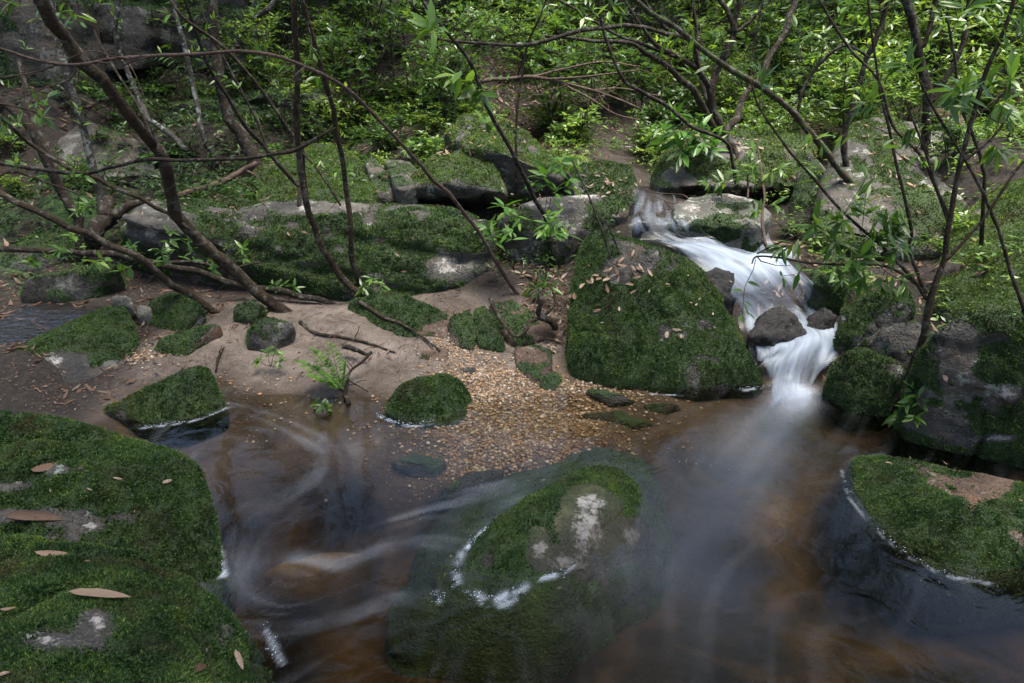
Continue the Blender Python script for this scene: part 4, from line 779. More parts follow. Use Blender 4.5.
def sticks(label, P, N, lo, hi, seed, rad=.0022):
    r = np.random.default_rng(seed); g = Geo()
    for p, n_ in zip(P, N):
        d = r.normal(size=3); d = unit(d - n_ * (d @ n_) + .06 * n_); l = lo + (hi - lo) * r.random() ** 1.7; t = np.linspace(-.5, .5, 5)[:, None]; rr = rad * (.5 + r.random() * 1.3)
        tube(g, p + n_ * (.008 + rr) + d * l * t + .04 * l * r.normal(size=(5, 3)), np.linspace(rr, rr * .5, 5), 4, r.random())
    tag(link('twig_litter', g.mesh('twig_litter', M['bark_red'])), label, 'twig litter', kind='stuff')
P, N = scatter_ground(800, -4.5, 3.5, 4.2, 8.5, 63); sticks('fallen twigs strewn over the forest floor', P, N, .08, .5, 64)
P, N = scatter_ground(150, -2.4, .3, 2.75, 4.0, 65, lambda P, r: P[:, 2] > .03); sticks('fine twigs lying on the sand bank', P, N, .03, .16, 66, .0015)
P, N = scatter_ground(120, .1, .6, 3.2, 4.0, 67); sticks('twigs jammed beside the moss dome', P, N, .04, .2, 68)
ground_cover('ground_cover', 'tiny herbs in the cracks between the centre boulders', 2600, -3.2, .75, 3.75, 5.2, 47, M['leaf_bg'], .018, .045, lambda P, r: (P[:, 2] > .17) & (fbm(P * 2.2, 3, 40) + .25 * r.normal(size=len(P)) > -.02))
# single dead leaves one can point at
r = np.random.default_rng(43)
def dead_leaf(px, py, lpx, ang, label, matl='dead_pale', wr=.26, curl=.15, lift=.006, group=None, tilt=0.0):
    p, N = place_px(px, py)
    if p is None: return
    k = depth(p) / FPX; L = lpx * k * (.9 if lpx > 20 else .7)
    N = unit(N + .35 * unit(np.array((0, 0, CAM_H)) - p) + (0, 0, .5))
    d = np.array((math.cos(R(ang)), math.sin(R(ang)) * 1.4, 0)); d = unit(d - N * (d @ N) + N * tilt)
    g = Geo(); leaves(g, [-d * L * .5 + np.array((0, 0, 0))], d, N, L, L * wr, fold=.5 * r.normal(), bend=curl, segs=3)
    o = link('dead_leaf', g.mesh('dead_leaf', M[matl]), loc=tuple(p + N * lift)); tag(o, label, 'dead leaf', group)
HL = [(100, 595, 64, 6, 'long pinkish dead leaf lying across the corner boulder', 'dead_pale', .2, .05), (200, 668, 26, 60, 'curled brown dead leaf at the bottom edge of the corner boulder', 'dead', .34, .3),
      (239, 660, 24, -30, 'small narrow dead leaf near the pool edge of the corner boulder', 'dead_pale', .3, .2), (52, 553, 34, 8, 'dull dead leaf at the back of the corner boulder', 'dead', .3, .1),
      (8, 609, 18, 20, 'orange leaf scrap at the left edge of the corner boulder', 'dead', .3, .2), (4, 676, 16, 25, 'brown leaf tip in the very corner of the photo', 'dead', .4, .1),
      (50, 468, 40, 5, 'pale brown leaf pressed into the moss of the broad left boulder', 'dead', .34, .05), (168, 482, 15, 25, 'small tan leaf near the pool edge of the broad left boulder', 'dead_pale', .4, .1),
      (118, 479, 14, -5, 'sliver of pale leaf in the moss of the broad left boulder', 'dead_pale', .25, .1), (35, 517, 74, -3, 'long curled strip of bark leaf in the gap between the corner boulders', 'dead', .16, .1),
      (890, 464, 13, -10, 'pale curved leaf on the low mossy boulder at lower right', 'dead_pale', .22, .3), (945, 377, 13, 65, 'pale leaf hanging on the face of the big grey boulder', 'dead_pale', .45, .1),
      (667, 334, 15, 70, 'rosy leaf on the front of the big moss dome', 'dead_pale', .4, .1), (677, 330, 14, -5, 'whitish leaf at the front of the big moss dome', 'dead_pale', .35, .1), (681, 336, 9, 80, 'grey sliver of leaf at the front of the big moss dome', 'dead_pale', .4, .2),
      (669, 284, 8, 40, 'orange leaf on the crown of the big moss dome', 'dead', .6, .1), (619, 309, 9, 80, 'upright yellowish leaf on the face of the big moss dome', 'dead_pale', .4, .1), (575, 296, 16, 75, 'brown leaf tucked at the left rim of the big moss dome', 'dead', .4, .2),
      (975, 240, 13, 60, 'pink leaf lying on the bright mossy bank', 'dead_pale', .45, .1)]
for q in HL: dead_leaf(*q[:8])
r = np.random.default_rng(44)
for k in range(28):
    dead_leaf(612 + 17 * r.normal(), 278 + 11 * r.normal(), 9 + 7 * r.random(), r.random() * 180, 'dead leaf in the heap in the hollow of the big moss dome', 'dead' if k % 3 else 'dead_pale', .34, .25 * r.normal(), .008 + .015 * r.random(), 'leaves heaped on the big moss dome', .3 * r.normal())
for k in range(10):
    dead_leaf(690 + 60 * r.normal() * .5, 285 + 28 * r.normal(), 4 + 3 * r.random(), r.random() * 180, 'tiny pale leaf flake on the big moss dome', 'dead_pale', .4, .1, .006, 'leaf flakes on the big moss dome')
for k in range(30):
    dead_leaf(880 + 38 * r.normal(), 150 + 26 * r.normal(), 7 + 7 * r.random(), r.random() * 180, 'dead leaf on the sloping boulder at upper right', 'dead', .36, .2 * r.normal(), .01, 'leaves on the sloping boulder')
for k in range(14):
    dead_leaf(748 + 14 * r.normal(), 147 + 5 * r.normal(), 6 + 4 * r.random(), r.random() * 180, 'dead leaf on top of the boulder behind the flat rock', 'dead_pale', .4, .2 * r.normal(), .01, 'leaves on the boulder behind the flat rock')
for k in range(16):
    dead_leaf(455 + 12 * r.normal(), 150 + 5 * r.normal(), 8 + 5 * r.random(), r.random() * 180, 'pale dead leaf on the ridge of the shadowed boulder', 'dead_pale', .3, .2 * r.normal(), .01, 'leaves on the shadowed boulder')
for k in range(9):
    dead_leaf(605 + 14 * r.normal(), 186 + 7 * r.normal(), 6 + 4 * r.random(), r.random() * 180, 'rusty leaf on the square mossy block', 'dead', .45, .2 * r.normal(), .01, 'leaves on the square mossy block')

# ------------------------------------------------------------------ plants of the understorey
def build_stems(gs, r, h, spread, nst, r0=.008, wander=.12):
    st = []
    for k in range(nst):
        az = r.random() * 6.283; hh = h * (.65 + .45 * r.random()); sp = spread * (.3 + .8 * r.random()); base = np.array((.05 * r.normal(), .05 * r.normal(), -.08))
        t = np.linspace(0, 1, 6)[:, None]; P = base + t * np.array((0, 0, hh)) + (t ** 1.5) * sp * np.array((math.cos(az), math.sin(az), 0)) + wander * h * .3 * t * r.normal(size=(6, 3)); P[0] = base
        Q = smooth_path(P, 12); tube(gs, Q, np.linspace(r0, r0 * .3, 12), 5); st.append(Q)
    return st
def make_shrub(name, h, spread, nst, ntw, nlf, L, wr, leafm, seed, bark='bark_dark', droop=.3, twl=.28):
    r = np.random.default_rng(seed); gs, gl = Geo(), Geo(); st = build_stems(gs, r, h, spread, nst)
    for Q in st:
        for k in range(ntw):
            i = int(11 * (.25 + .75 * r.random() ** .7)); b = Q[min(i, 11)]; az = r.random() * 6.283; d = unit(np.array((math.cos(az), math.sin(az), .35 + .4 * r.normal())))
            l = h * twl * (.5 + .8 * r.random()); t = np.linspace(0, 1, 5)[:, None]; T = b + d * l * t - np.array((0, 0, droop * l)) * t ** 2
            tube(gs, T, np.linspace(.0028, .0010, 5), 3)
            n = nlf; u = (.2 + .8 * (np.arange(n) + r.random(n) * .6) / n)[:, None]; pos = b + d * l * u - np.array((0, 0, droop * l)) * u ** 2
            side = unit(np.cross(d, (0, 0, 1.0)))[None] * np.where(np.arange(n) % 2, 1, -1)[:, None]
            ld = unit(d * .7 + side * .9 + .35 * r.normal(size=(n, 3))); LL = L * (.6 + .7 * r.random(n))
            leaves(gl, pos, ld, unit(np.array((0, 0, 1.0)) + .45 * r.normal(size=(n, 3))), LL, LL * wr * (.8 + .4 * r.random(n)), fold=.2, bend=.25 * r.random(n), segs=1)
    root = empty(name); link('stems', gs.mesh('stems', M[bark]), root); link('foliage', gl.mesh('foliage', M[leafm]), root); return root
def frond(gl, gs, b, d, l, r, npair=14, pw=.28, droop=.55, up=(0, 0, 1.0)):
    t = np.linspace(0, 1, 9)[:, None]; P = b + d * l * t - np.array((0, 0, droop * l)) * t ** 2.2; tube(gs, P, np.linspace(.0025, .0008, 9) * (l / .3), 3)
    u = np.linspace(.14, .98, npair); pos = np.stack([np.interp(u, t[:, 0], P[:, k]) for k in range(3)], 1); tan = unit(np.stack([np.interp(u, t[:, 0], np.gradient(P[:, k])) for k in range(3)], 1))
    w = l * pw * np.sin(np.pi * np.clip(u * .82 + .16, 0, 1)) ** .8 + .004
    for sg in (-1, 1):
        s_ = unit(np.cross(tan, up)) * sg; leaves(gl, pos, unit(s_ + .45 * tan + .08 * r.normal(size=(npair, 3))), unit(np.array(up) + .12 * r.normal(size=(npair, 3))), w, l / npair * 1.05 * np.ones(npair), fold=.1, bend=.12, segs=1)
def make_fern(name, nf, l, seed, npair=16, leafm='fern', rise=.9, pw=.28):
    r = np.random.default_rng(seed); gs, gl = Geo(), Geo()
    for k in range(nf):
        az = 6.283 * (k + .5 * r.random()) / nf; d = unit(np.array((math.cos(az), math.sin(az), rise * (.6 + .6 * r.random())))); frond(gl, gs, np.array((0, 0, 0.0)), d, l * (.6 + .5 * r.random()), r, npair, pw)
    root = empty(name); link('stalks', gs.mesh('stalks', M['bark']), root); link('fronds', gl.mesh('fronds', M[leafm]), root); return root
def make_grass(name, n, l, seed, down=False, w=.007):
    r = np.random.default_rng(seed); V = []; g = Geo()
    for k in range(n):
        az = r.random() * 6.283; d = np.array((math.cos(az), math.sin(az), 0)); ll = l * (.5 + .6 * r.random()); t = np.linspace(0, 1, 6)[:, None]
        P = np.array((.03 * r.normal(), .03 * r.normal(), 0)) + d * ll * (.55 * t) + np.array((0, 0, 1)) * ll * ((.95 * t - .85 * t ** 2.0) if not down else (.25 * t - 1.1 * t ** 1.6))
        s_ = np.cross(d, (0, 0, 1.0)); ww = w * (1 - .9 * t ** 1.5); VV = np.stack((P - s_ * ww, P + s_ * ww), 1).reshape(-1, 3); g.add(VV, None, [(2 * i, 2 * i + 1, 2 * i + 3, 2 * i + 2) for i in range(5)], r.random())
    o = link(name, g.mesh(name, M['grass'])); return o

PROTO = {'small_leaf': [make_shrub('shrub', 1.15, .55, 6, 20, 11, .062, .40, 'leaf_bg', 101 + k) for k in range(3)], 'broad_leaf': [make_shrub('shrub', .95, .5, 5, 15, 10, .09, .34, 'leaf_bg', 201 + k) for k in range(2)],
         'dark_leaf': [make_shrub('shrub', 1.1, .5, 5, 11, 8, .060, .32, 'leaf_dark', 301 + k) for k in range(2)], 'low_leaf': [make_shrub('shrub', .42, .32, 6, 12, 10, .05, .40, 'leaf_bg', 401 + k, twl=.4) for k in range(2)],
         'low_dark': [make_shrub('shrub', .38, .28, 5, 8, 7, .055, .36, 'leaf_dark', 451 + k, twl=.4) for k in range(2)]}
FERNS = [make_fern('fern', 8, .42, 501 + k) for k in range(2)]; GRASS = [make_grass('grass_tuft', 46, .38, 601 + k) for k in range(2)]; HANG = [make_grass('hanging_grass', 40, .5, 651, True, .006)]
USED = set()
def put(proto, x, y, label, cat, group, sc=1.0, z=None, rot=None, dz=0.0):
    o = proto if proto.name not in USED else copy_tree(proto); USED.add(proto.name)
    if z is None: z = float(H(np.array([x]), np.array([y]))[0])
    o.location = (x, y, z + dz); o.rotation_euler = (0, 0, random.random() * 6.283 if rot is None else rot); o.scale = (sc, sc, sc * random.uniform(.9, 1.15)); return tag(o, label, cat, group)
def zone(kinds, n, x0, x1, y0, y1, label, group, smin, smax, seed, mind=.35, cat='shrub', avoid=None):
    r = random.Random(seed); got = []; tries = 0
    while len(got) < n and tries < n * 60:
        tries += 1; x, y = r.uniform(x0, x1), r.uniform(y0, y1)
        if any((x - a) ** 2 + (y - b) ** 2 < mind ** 2 for a, b in got) or (avoid and avoid(x, y)): continue
        got.append((x, y)); put(r.choice(kinds), x, y, label, cat, group, r.uniform(smin, smax))
S_ = PROTO; S_['thin_stem'] = [make_shrub('sapling', 2.7, .5, 1, 12, 8, .085, .28, 'leaf_bg', 471 + k, twl=.13, droop=.5) for k in range(3)]; stream = lambda x, y: .55 < x < 1.75 and y < 7.2
drift = lambda x, y: abs(x - .02 - .06 * (y - 5)) < .26 and y < 7.4
zone(S_['small_leaf'] + S_['broad_leaf'] + S_['dark_leaf'][:1] + FERNS[:1], 70, .3, 7.5, 6.8, 11.5, 'bright small leaved shrub in the thicket upstream of the falls', 'thicket upstream of the falls', .9, 1.5, 1, .5, avoid=stream)
zone(S_['small_leaf'] + S_['broad_leaf'], 22, 1.9, 5.2, 5.3, 7.2, 'sunny shrub on the right slope behind the sloping boulder', 'shrubs on the right slope', .5, .9, 2, .4, avoid=stream)
zone(S_['small_leaf'] + S_['low_leaf'], 46, -2.6, .9, 6.0, 10.5, 'light green shrub on the slope above the peaked boulder', 'shrubs on the middle slope', .7, 1.2, 3, .34, avoid=lambda x, y: drift(x, y) or stream(x, y))
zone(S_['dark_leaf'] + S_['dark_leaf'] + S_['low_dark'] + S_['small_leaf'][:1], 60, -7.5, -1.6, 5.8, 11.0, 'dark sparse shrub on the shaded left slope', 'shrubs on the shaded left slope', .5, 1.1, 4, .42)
zone(S_['low_leaf'], 26, -2.0, .5, 5.2, 7.0, 'low seedling bush among the litter behind the centre boulders', 'low bushes behind the centre boulders', .5, 1.0, 5, .3, avoid=drift)
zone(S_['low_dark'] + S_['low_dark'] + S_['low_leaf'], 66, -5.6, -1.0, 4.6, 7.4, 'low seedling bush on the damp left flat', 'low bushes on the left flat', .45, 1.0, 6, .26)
zone(S_['low_leaf'], 16, 1.2, 2.2, 5.4, 7.4, 'low bush crowding the stream above the falls', 'low bushes beside the upper stream', .7, 1.2, 7, .25)
zone(S_['low_leaf'] + S_['low_dark'], 18, 1.75, 3.6, 3.4, 5.2, 'low bush between the boulders of the right bank', 'low bushes on the right bank', .4, .75, 8, .3)
zone(FERNS, 26, -4.5, .4, 4.9, 7.5, 'small green fern on the forest floor left of the falls', 'ferns on the forest floor', .5, 1.0, 9, .4, 'fern', avoid=drift)
zone(S_['thin_stem'], 34, -3.5, 6.5, 6.2, 9.5, 'slender leafy stem rising through the thicket', 'slender stems in the thicket', .8, 1.5, 11, .35, 'sapling', avoid=lambda x, y: stream(x, y) or drift(x, y))
zone(FERNS, 14, -2.6, .3, 4.4, 5.6, 'small fern in the cracks behind the long slab', 'ferns behind the long slab', .3, .55, 12, .3, 'fern')
zone(FERNS, 10, 1.9, 4.5, 5.0, 7.5, 'small green fern on the right slope', 'ferns on the right slope', .5, 1.0, 10, .4, 'fern')
for (px, py, Y, s_) in ((165, 110, 6.4, .9), (185, 108, 6.6, .8), (205, 100, 6.8, 1.0), (90, 115, 6.2, .9), (50, 112, 6.2, .8), (120, 105, 6.5, .8), (150, 98, 7.0, 1.0), (230, 110, 6.4, 1.0), (30, 95, 6.8, 1.0), (75, 88, 7.0, 1.0), (110, 80, 7.4, 1.1), (250, 120, 6.0, .9), (145, 120, 6.0, .8), (190, 125, 5.9, .8)):
    p = pY(px, py, Y); put(random.choice(GRASS), p[0], Y, 'tuft of strap leaved grass above the leaf strewn ledge', 'grass tuft', 'grass tufts above the ledge', s_)
for (px, py, s_) in ((352, 18, 1.0), (366, 14, 1.1), (378, 22, 1.0), (390, 16, .9), (400, 24, .9), (340, 30, .9)):
    p = pY(px, py, 8.0); put(HANG[0], p[0], p[1], 'strap leaved tuft drooping from the dripping ledge', 'grass tuft', 'tufts drooping from the ledge', s_, z=p[2])


# ------------------------------------------------------------------ unseen trees added to shade the gully and block sky reflections
def added_canopy_tree(label, bx, by, limbs, seed, n, crown_r, L=.17):
    r = np.random.default_rng(seed); z0 = float(H(np.array([bx]), np.array([by]))[0]) - .1; root = tag(empty('tree', (bx, by, z0)), label, 'tree'); top = np.array((0, 0, limbs[0][2] * .75))
    g = Geo(); tube(g, smooth_path([(0, 0, 0), top * .5 + (.15, .1, 0), top], 12), np.linspace(.16, .09, 12), 10, knob=.04); link('trunk', g.mesh('trunk', M['bark_dark'], True), root)
    gl = Geo()
    for (x, y, z) in limbs:
        e = np.array((x - bx, y - by, z)); q = smooth_path([top * .8, top * .55 + e * .45 + (0, 0, .3), e], 10); gb = Geo(); tube(gb, q, np.linspace(.07, .02, 10), 7); link('limb', gb.mesh('limb', M['bark_dark'], True), root)
        c = e + crown_r * .55 * r.normal(size=(n // 14, 3)) * (1, 1, .35)
        pos = (c[:, None] + .16 * r.normal(size=(len(c), 14, 3))).reshape(-1, 3); m_ = len(pos)
        LL = L * (.6 + .7 * r.random(m_)); leaves(gl, pos, unit(r.normal(size=(m_, 3)) * (1, 1, .5)), unit(np.array((0, 0, 1.0)) + .5 * r.normal(size=(m_, 3))), LL, LL * .38, segs=1)
    link('crown', gl.mesh('crown', M['leaf_bg']), root)
added_canopy_tree('unseen tree added on the left bank to shade the pool', -4.6, 1.0, [(-2.4, 2.0, 4.6), (-1.2, 3.4, 5.0), (-.6, 1.6, 4.8), (-3.4, 4.6, 5.4)], 901, 700, 1.5)
added_canopy_tree('unseen tree added on the right bank to shade the pool', 5.2, 1.2, [(2.6, 2.2, 4.9), (.6, 2.2, 5.0)], 902, 680, 1.5)
added_canopy_tree('unseen tree added far up the left slope to shade it and block the sky', -4.5, 12.5, [(-5.5, 9.5, 6.5), (-3.6, 8.6, 6.2), (-2.0, 9.5, 6.6), (-3.5, 11, 8.0), (-1.2, 11, 8.2), (-6.5, 11, 8), (-4.4, 6.6, 5.8), (-3.0, 6.3, 5.7), (-1.9, 6.4, 5.6), (-5.8, 7.2, 6.2), (-2.4, 7.6, 6.4)], 904, 2100, 1.7, .32)
added_canopy_tree('unseen tree added far up the middle slope to block the sky', 1.2, 13.5, [(-.4, 9.8, 6.6), (1.0, 9.2, 6.2), (2.4, 9.8, 6.4), (0, 10.6, 5.6), (2.0, 10.6, 5.6), (.4, 11.5, 8.4), (2.2, 11.6, 8.6), (1.0, 12.5, 10.0)], 905, 1500, 1.7, .32)
added_canopy_tree('unseen tree added far up the right slope to block the sky', 6.2, 12.5, [(4.0, 9.6, 6.6), (5.6, 8.8, 6.4), (7.0, 9.6, 6.8), (4.2, 11.4, 8.4), (6.4, 11.4, 8.8)], 906, 1500, 1.7, .32)
added_canopy_tree('unseen tree added behind the viewer to shade the water', .4, -3.2, [(0, -.6, 4.6), (-1.4, .4, 4.6), (1.5, .2, 4.8), (.4, 1.0, 5.0), (2.2, 1.2, 5.2), (1.2, 2.4, 5.4), (-.6, -.4, 5.6), (.8, -.2, 5.8)], 903, 880, 1.6)

# ------------------------------------------------------------------ saplings and branches that cross the view
def trace(path, n=None):
    pts = np.array([pY(a, b, Y) for a, b, Y, _ in path]); rad = np.array([w * .43 * depth(p) / FPX for p, (_, _, _, w) in zip(pts, path)])
    n = n or max(8, 5 * len(path)); Q = smooth_path(pts, n); u = np.linspace(0, len(path) - 1, n); rr = np.interp(u, np.arange(len(path)), rad)
    wob = .35 * rr[:, None] * np.stack([np.interp(np.arange(n), np.arange(0, n + 3, 3), rng.normal(size=len(np.arange(0, n + 3, 3)))) for _ in range(3)], 1); wob[0] = 0
    return Q + wob, rr
def spray(gl, gs, b, e, n, L, wr, r, droop=.12, segs=2, whorl=.35):
    l = np.linalg.norm(e - b); t = np.linspace(0, 1, 7)[:, None]; T = b + (e - b) * t + np.array((0, 0, -.25 * droop * l)) * (t - t ** 2) * 4 + .03 * l * np.sin(t * 7 + r.random() * 6) * r.normal(size=3)
    tube(gs, T, np.linspace(max(.0016, .006 * l), .0011, 7), 4); d = unit(e - b)
    u = np.concatenate((whorl + (1 - whorl) * r.random(n - n // 3), np.ones(n // 3) * .98)); pos = np.stack([np.interp(u, t[:, 0], T[:, k]) for k in range(3)], 1)
    q = r.normal(size=(n, 3)); q = unit(q - d * (q @ d)[:, None]); ld = unit(d * (.55 + .3 * r.normal(size=(n, 1))) + q * .85 + np.array((0, 0, -droop))); LL = L * (.65 + .55 * r.random(n))
    leaves(gl, pos, ld, unit(np.array((0, -.25, 1.0)) + .4 * r.normal(size=(n, 3))), LL, LL * wr * (.8 + .4 * r.random(n)), fold=.22, bend=.3 * r.random(n), segs=segs)
def sapling(name, label, paths, bark='bark', sprays=(), auto=0, L=.085, wr=.24, nleaf=9, leafm='leaf_glossy', seed=1, tl=(.12, .3), cat='sapling', sides=8, twigs=0, lo=.3, group=None):
    r = np.random.default_rng(seed); gl, gs = Geo(), Geo(); tr = [trace(p) for p in paths]; b0 = tr[0][0][0].copy()
    root = tag(empty(name, tuple(b0)), label, cat, group)
    def twig_part(fn):
        gs, gl = Geo(), Geo(); fn(gl, gs); o = link('twig', gs.mesh('twig', M[bark]), root)
        if gl.n: link('foliage', gl.mesh('foliage', M[leafm]), o)
    for k, (Q, rr) in enumerate(tr):
        if k == 0 and cat in ('sapling', 'tree', 'shrub'): Q = np.vstack((Q[0] + unit(Q[0] - Q[1]) * .12 + (0, 0, -.22), Q)); rr = np.concatenate(([rr[0] * 1.25], rr))   # the foot goes into the soil
        g = Geo(); tube(g, Q - b0, rr, sides, knob=.05); nm = 'trunk' if k == 0 else 'branch'; link(nm, g.mesh(nm, M[bark], True), root)
    allp = np.concatenate([q for q, _ in tr])
    for (px, py, Y, n) in sprays:
        e = pY(px, py, Y); i = np.argmin(((allp - e) ** 2).sum(1)); b = allp[i]
        if np.linalg.norm(e - b) < .05: e = b + unit(r.normal(size=3) + (0, 0, .3)) * .12
        twig_part(lambda gl, gs: spray(gl, gs, b - b0, e - b0, int(n * 2.1), L * 1.12, wr, r))
    for k in range(auto + twigs):
        Q, rr = tr[r.integers(len(tr))]; i = int(len(Q) * (lo + (1 - lo) * r.random())); i = min(i, len(Q) - 1); T = unit(Q[i] - Q[max(i - 1, 0)]); d = unit(T * .5 + r.normal(size=3) * .7 + (0, 0, .25)); l = tl[0] + (tl[1] - tl[0]) * r.random()
        if k < auto: twig_part(lambda gl, gs: spray(gl, gs, Q[i] - b0, Q[i] - b0 + d * l, nleaf, L, wr, r))
        else:
            t = np.linspace(0, 1, 6)[:, None]; twig_part(lambda gl, gs: tube(gs, Q[i] - b0 + d * l * t + .06 * l * np.cumsum(r.normal(size=(6, 3)), 0), np.linspace(.0026, .0010, 6), 4))
    return root
# left bank
sapling('sapling', 'thick brown trunk leaning left across the picture from the sand bank', [[(302, 324, 3.62, 13), (262, 297, 3.6, 13), (225, 262, 3.5, 14), (187, 225, 3.4, 14), (170, 195, 3.3, 14), (162, 160, 3.2, 13), (150, 140, 3.15, 13), (125, 105, 3.0, 14), (95, 72, 2.9, 15), (66, 38, 2.8, 15), (40, 5, 2.7, 15), (15, -40, 2.6, 15)],
    [(95, 72, 2.9, 6), (70, 38, 3.0, 6), (45, 2, 3.1, 5), (30, -30, 3.1, 4)], [(160, 158, 3.2, 3), (140, 110, 3.3, 3), (110, 62, 3.4, 2.5), (90, 20, 3.5, 2), (80, -20, 3.5, 2)]], 'bark', auto=3, seed=21, lo=.6, twigs=6)
sapling('sapling', 'slim brown stem rising straight from behind the thick leaning trunk', [[(372, 300, 3.7, 8), (342, 276, 3.7, 8), (323, 251, 3.65, 8), (311, 220, 3.6, 7.5), (303, 191, 3.55, 7), (298, 137, 3.5, 7), (297, 68, 3.4, 7), (294, 0, 3.3, 7), (292, -50, 3.3, 7)]], 'bark', auto=2, seed=22, lo=.6, twigs=4, nleaf=6, L=.06)
sapling('sapling', 'slim stem crossing just right of the straight one', [[(372, 302, 3.8, 6.5), (364, 292, 3.8, 6.5), (354, 264, 3.75, 6.5), (351, 225, 3.7, 6), (347, 191, 3.7, 6), (342, 154, 3.6, 6), (333, 113, 3.5, 6), (321, 68, 3.4, 6), (302, 0, 3.3, 5.5), (290, -40, 3.3, 5)]], 'bark', auto=2, seed=23, lo=.5, twigs=4, nleaf=6, L=.06)
sapling('sapling', 'thin stem bent over in a long arch to the left edge', [[(532, 313, 3.75, 4.40), (511, 285, 3.7, 5.20), (494, 259, 3.6, 4.80), (477, 229, 3.5, 4.80), (449, 195, 3.35, 4.80), (425, 171, 3.2, 4.40), (405, 147, 3.1, 4.40), (374, 114, 2.95, 4.40), (340, 84, 2.8, 4.40), (290, 60, 2.65, 4.40), (250, 52, 2.6, 4.00), (200, 53, 2.6, 4.00), (150, 55, 2.6, 4.00), (110, 60, 2.6, 3.60), (80, 65, 2.6, 3.60), (40, 61, 2.6, 3.20), (0, 48, 2.6, 2.80), (-30, 42, 2.6, 2.40)],
    [(150, 55, 2.6, 2.40), (136, 60, 2.6, 2.40), (122, 66, 2.6, 2.00)], [(60, 63, 2.6, 2.40), (35, 72, 2.6, 2.00), (0, 78, 2.6, 1.60)], [(80, 65, 2.6, 2.00), (68, 80, 2.6, 1.60), (45, 88, 2.6, 1.60), (15, 100, 2.6, 1.20)]], 'bark_red', seed=24, twigs=5, lo=.5)
sapling('fallen_branch', 'bare dark branch lying level across the left saplings', [[(330, 130, 3.0, 4.5), (297, 149, 3.0, 4.5), (270, 155, 3.0, 4.5), (239, 159, 3.05, 4), (191, 161, 3.1, 4), (147, 159, 3.1, 4.5), (113, 167, 3.15, 4.5), (85, 174, 3.2, 5), (40, 168, 3.3, 5), (0, 164, 3.4, 5), (-40, 160, 3.4, 5)]], 'bark_dark', seed=25, twigs=4, cat='branch')
sapling('fallen_branch', 'thin slanting branch meeting the thick trunk from upper left', [[(190, 230, 3.35, 4), (174, 217, 3.35, 4.5), (144, 202, 3.3, 5), (103, 181, 3.25, 5), (68, 167, 3.2, 4.5), (34, 147, 3.2, 5), (0, 116, 3.1, 5), (-40, 85, 3.1, 5)]], 'bark', seed=26, auto=2, twigs=3, nleaf=6, L=.06, cat='branch')
sapling('fallen_branch', 'stout pale brown limb slanting down from the left edge to the sand', [[(240, 325, 3.55, 8), (212, 309, 3.55, 8), (178, 288, 3.5, 8.5), (144, 261, 3.4, 8.5), (103, 244, 3.35, 8), (68, 226, 3.3, 8), (34, 210, 3.3, 8), (0, 195, 3.3, 8), (-50, 175, 3.3, 8)]], 'bark', seed=27, cat='branch', twigs=3)
sapling('fallen_branch', 'dark limb lying along the foot of the long slab', [[(352, 312, 3.7, 6), (322, 301, 3.72, 7), (287, 293, 3.75, 8), (239, 285, 3.7, 8), (191, 271, 3.65, 8), (154, 263, 3.6, 8), (113, 254, 3.6, 8), (68, 252, 3.6, 7), (0, 249, 3.6, 7), (-50, 246, 3.6, 7)], [(154, 263, 3.6, 4), (190, 262, 3.7, 4), (225, 268, 3.75, 3), (260, 262, 3.8, 2.5)]], 'bark_dark', seed=28, cat='branch', sprays=[(60, 250, 3.5, 8), (95, 262, 3.4, 9), (130, 245, 3.5, 9), (160, 250, 3.4, 9), (190, 240, 3.5, 8), (30, 262, 3.4, 8), (120, 272, 3.4, 8), (215, 262, 3.5, 8), (170, 232, 3.5, 7), (240, 247, 3.6, 8), (75, 235, 3.5, 7)], L=.055, wr=.3, twigs=8)
sapling('sapling', 'dark stout trunk in shade behind the slim stems', [[(252, 153, 5.2, 17), (232, 120, 5.2, 13), (222, 85, 5.2, 12), (215, 51, 5.2, 11), (212, 0, 5.2, 11), (210, -50, 5.2, 10)]], 'bark_dark', seed=29, auto=4, L=.06, twigs=4)
sapling('sapling', 'thin dark stem leaning from the top left over the long slab', [[(300, 188, 4.2, 5), (297, 185, 4.2, 5), (267, 150, 4.1, 5), (246, 126, 4.0, 5), (222, 89, 3.9, 4.5), (205, 58, 3.8, 4), (185, 0, 3.7, 4), (170, -40, 3.7, 3.5)], [(267, 150, 4.1, 3), (255, 118, 4.1, 3), (230, 70, 4.1, 2.5), (205, 20, 4.1, 2.5), (195, -20, 4.1, 2)]], 'bark_dark', seed=30, auto=5, L=.06, twigs=5)
sapling('sapling', 'thin dark stem with orange leaf scrap crossing the straight stem', [[(306, 192, 4.0, 4.5), (301, 150, 3.95, 4.5), (284, 123, 3.9, 4.5), (253, 79, 3.8, 4), (219, 44, 3.7, 4), (180, 14, 3.6, 3.5), (160, -20, 3.6, 3)], [(301, 150, 3.95, 3), (320, 172, 3.9, 3), (340, 205, 3.85, 2.5)]], 'bark', seed=31, auto=4, L=.06, twigs=4)
sapling('sapling', 'grey speckled trunk at left behind the thick leaning trunk', [[(101, 205, 4.6, 10), (96, 178, 4.6, 9), (79, 116, 4.6, 9), (65, 68, 4.6, 8.5), (51, 7, 4.6, 8), (45, -40, 4.6, 8)]], 'bark_pale', seed=32, auto=3, L=.06, twigs=3)
sapling('sapling', 'slender pale trunk with fallen end left of the grass tufts', [[(143, 108, 5.6, 6), (126, 68, 5.6, 5.5), (115, 38, 5.6, 5.5), (118, 7, 5.6, 5), (120, -40, 5.6, 5)]], 'bark_pale', seed=33, auto=2, L=.06)
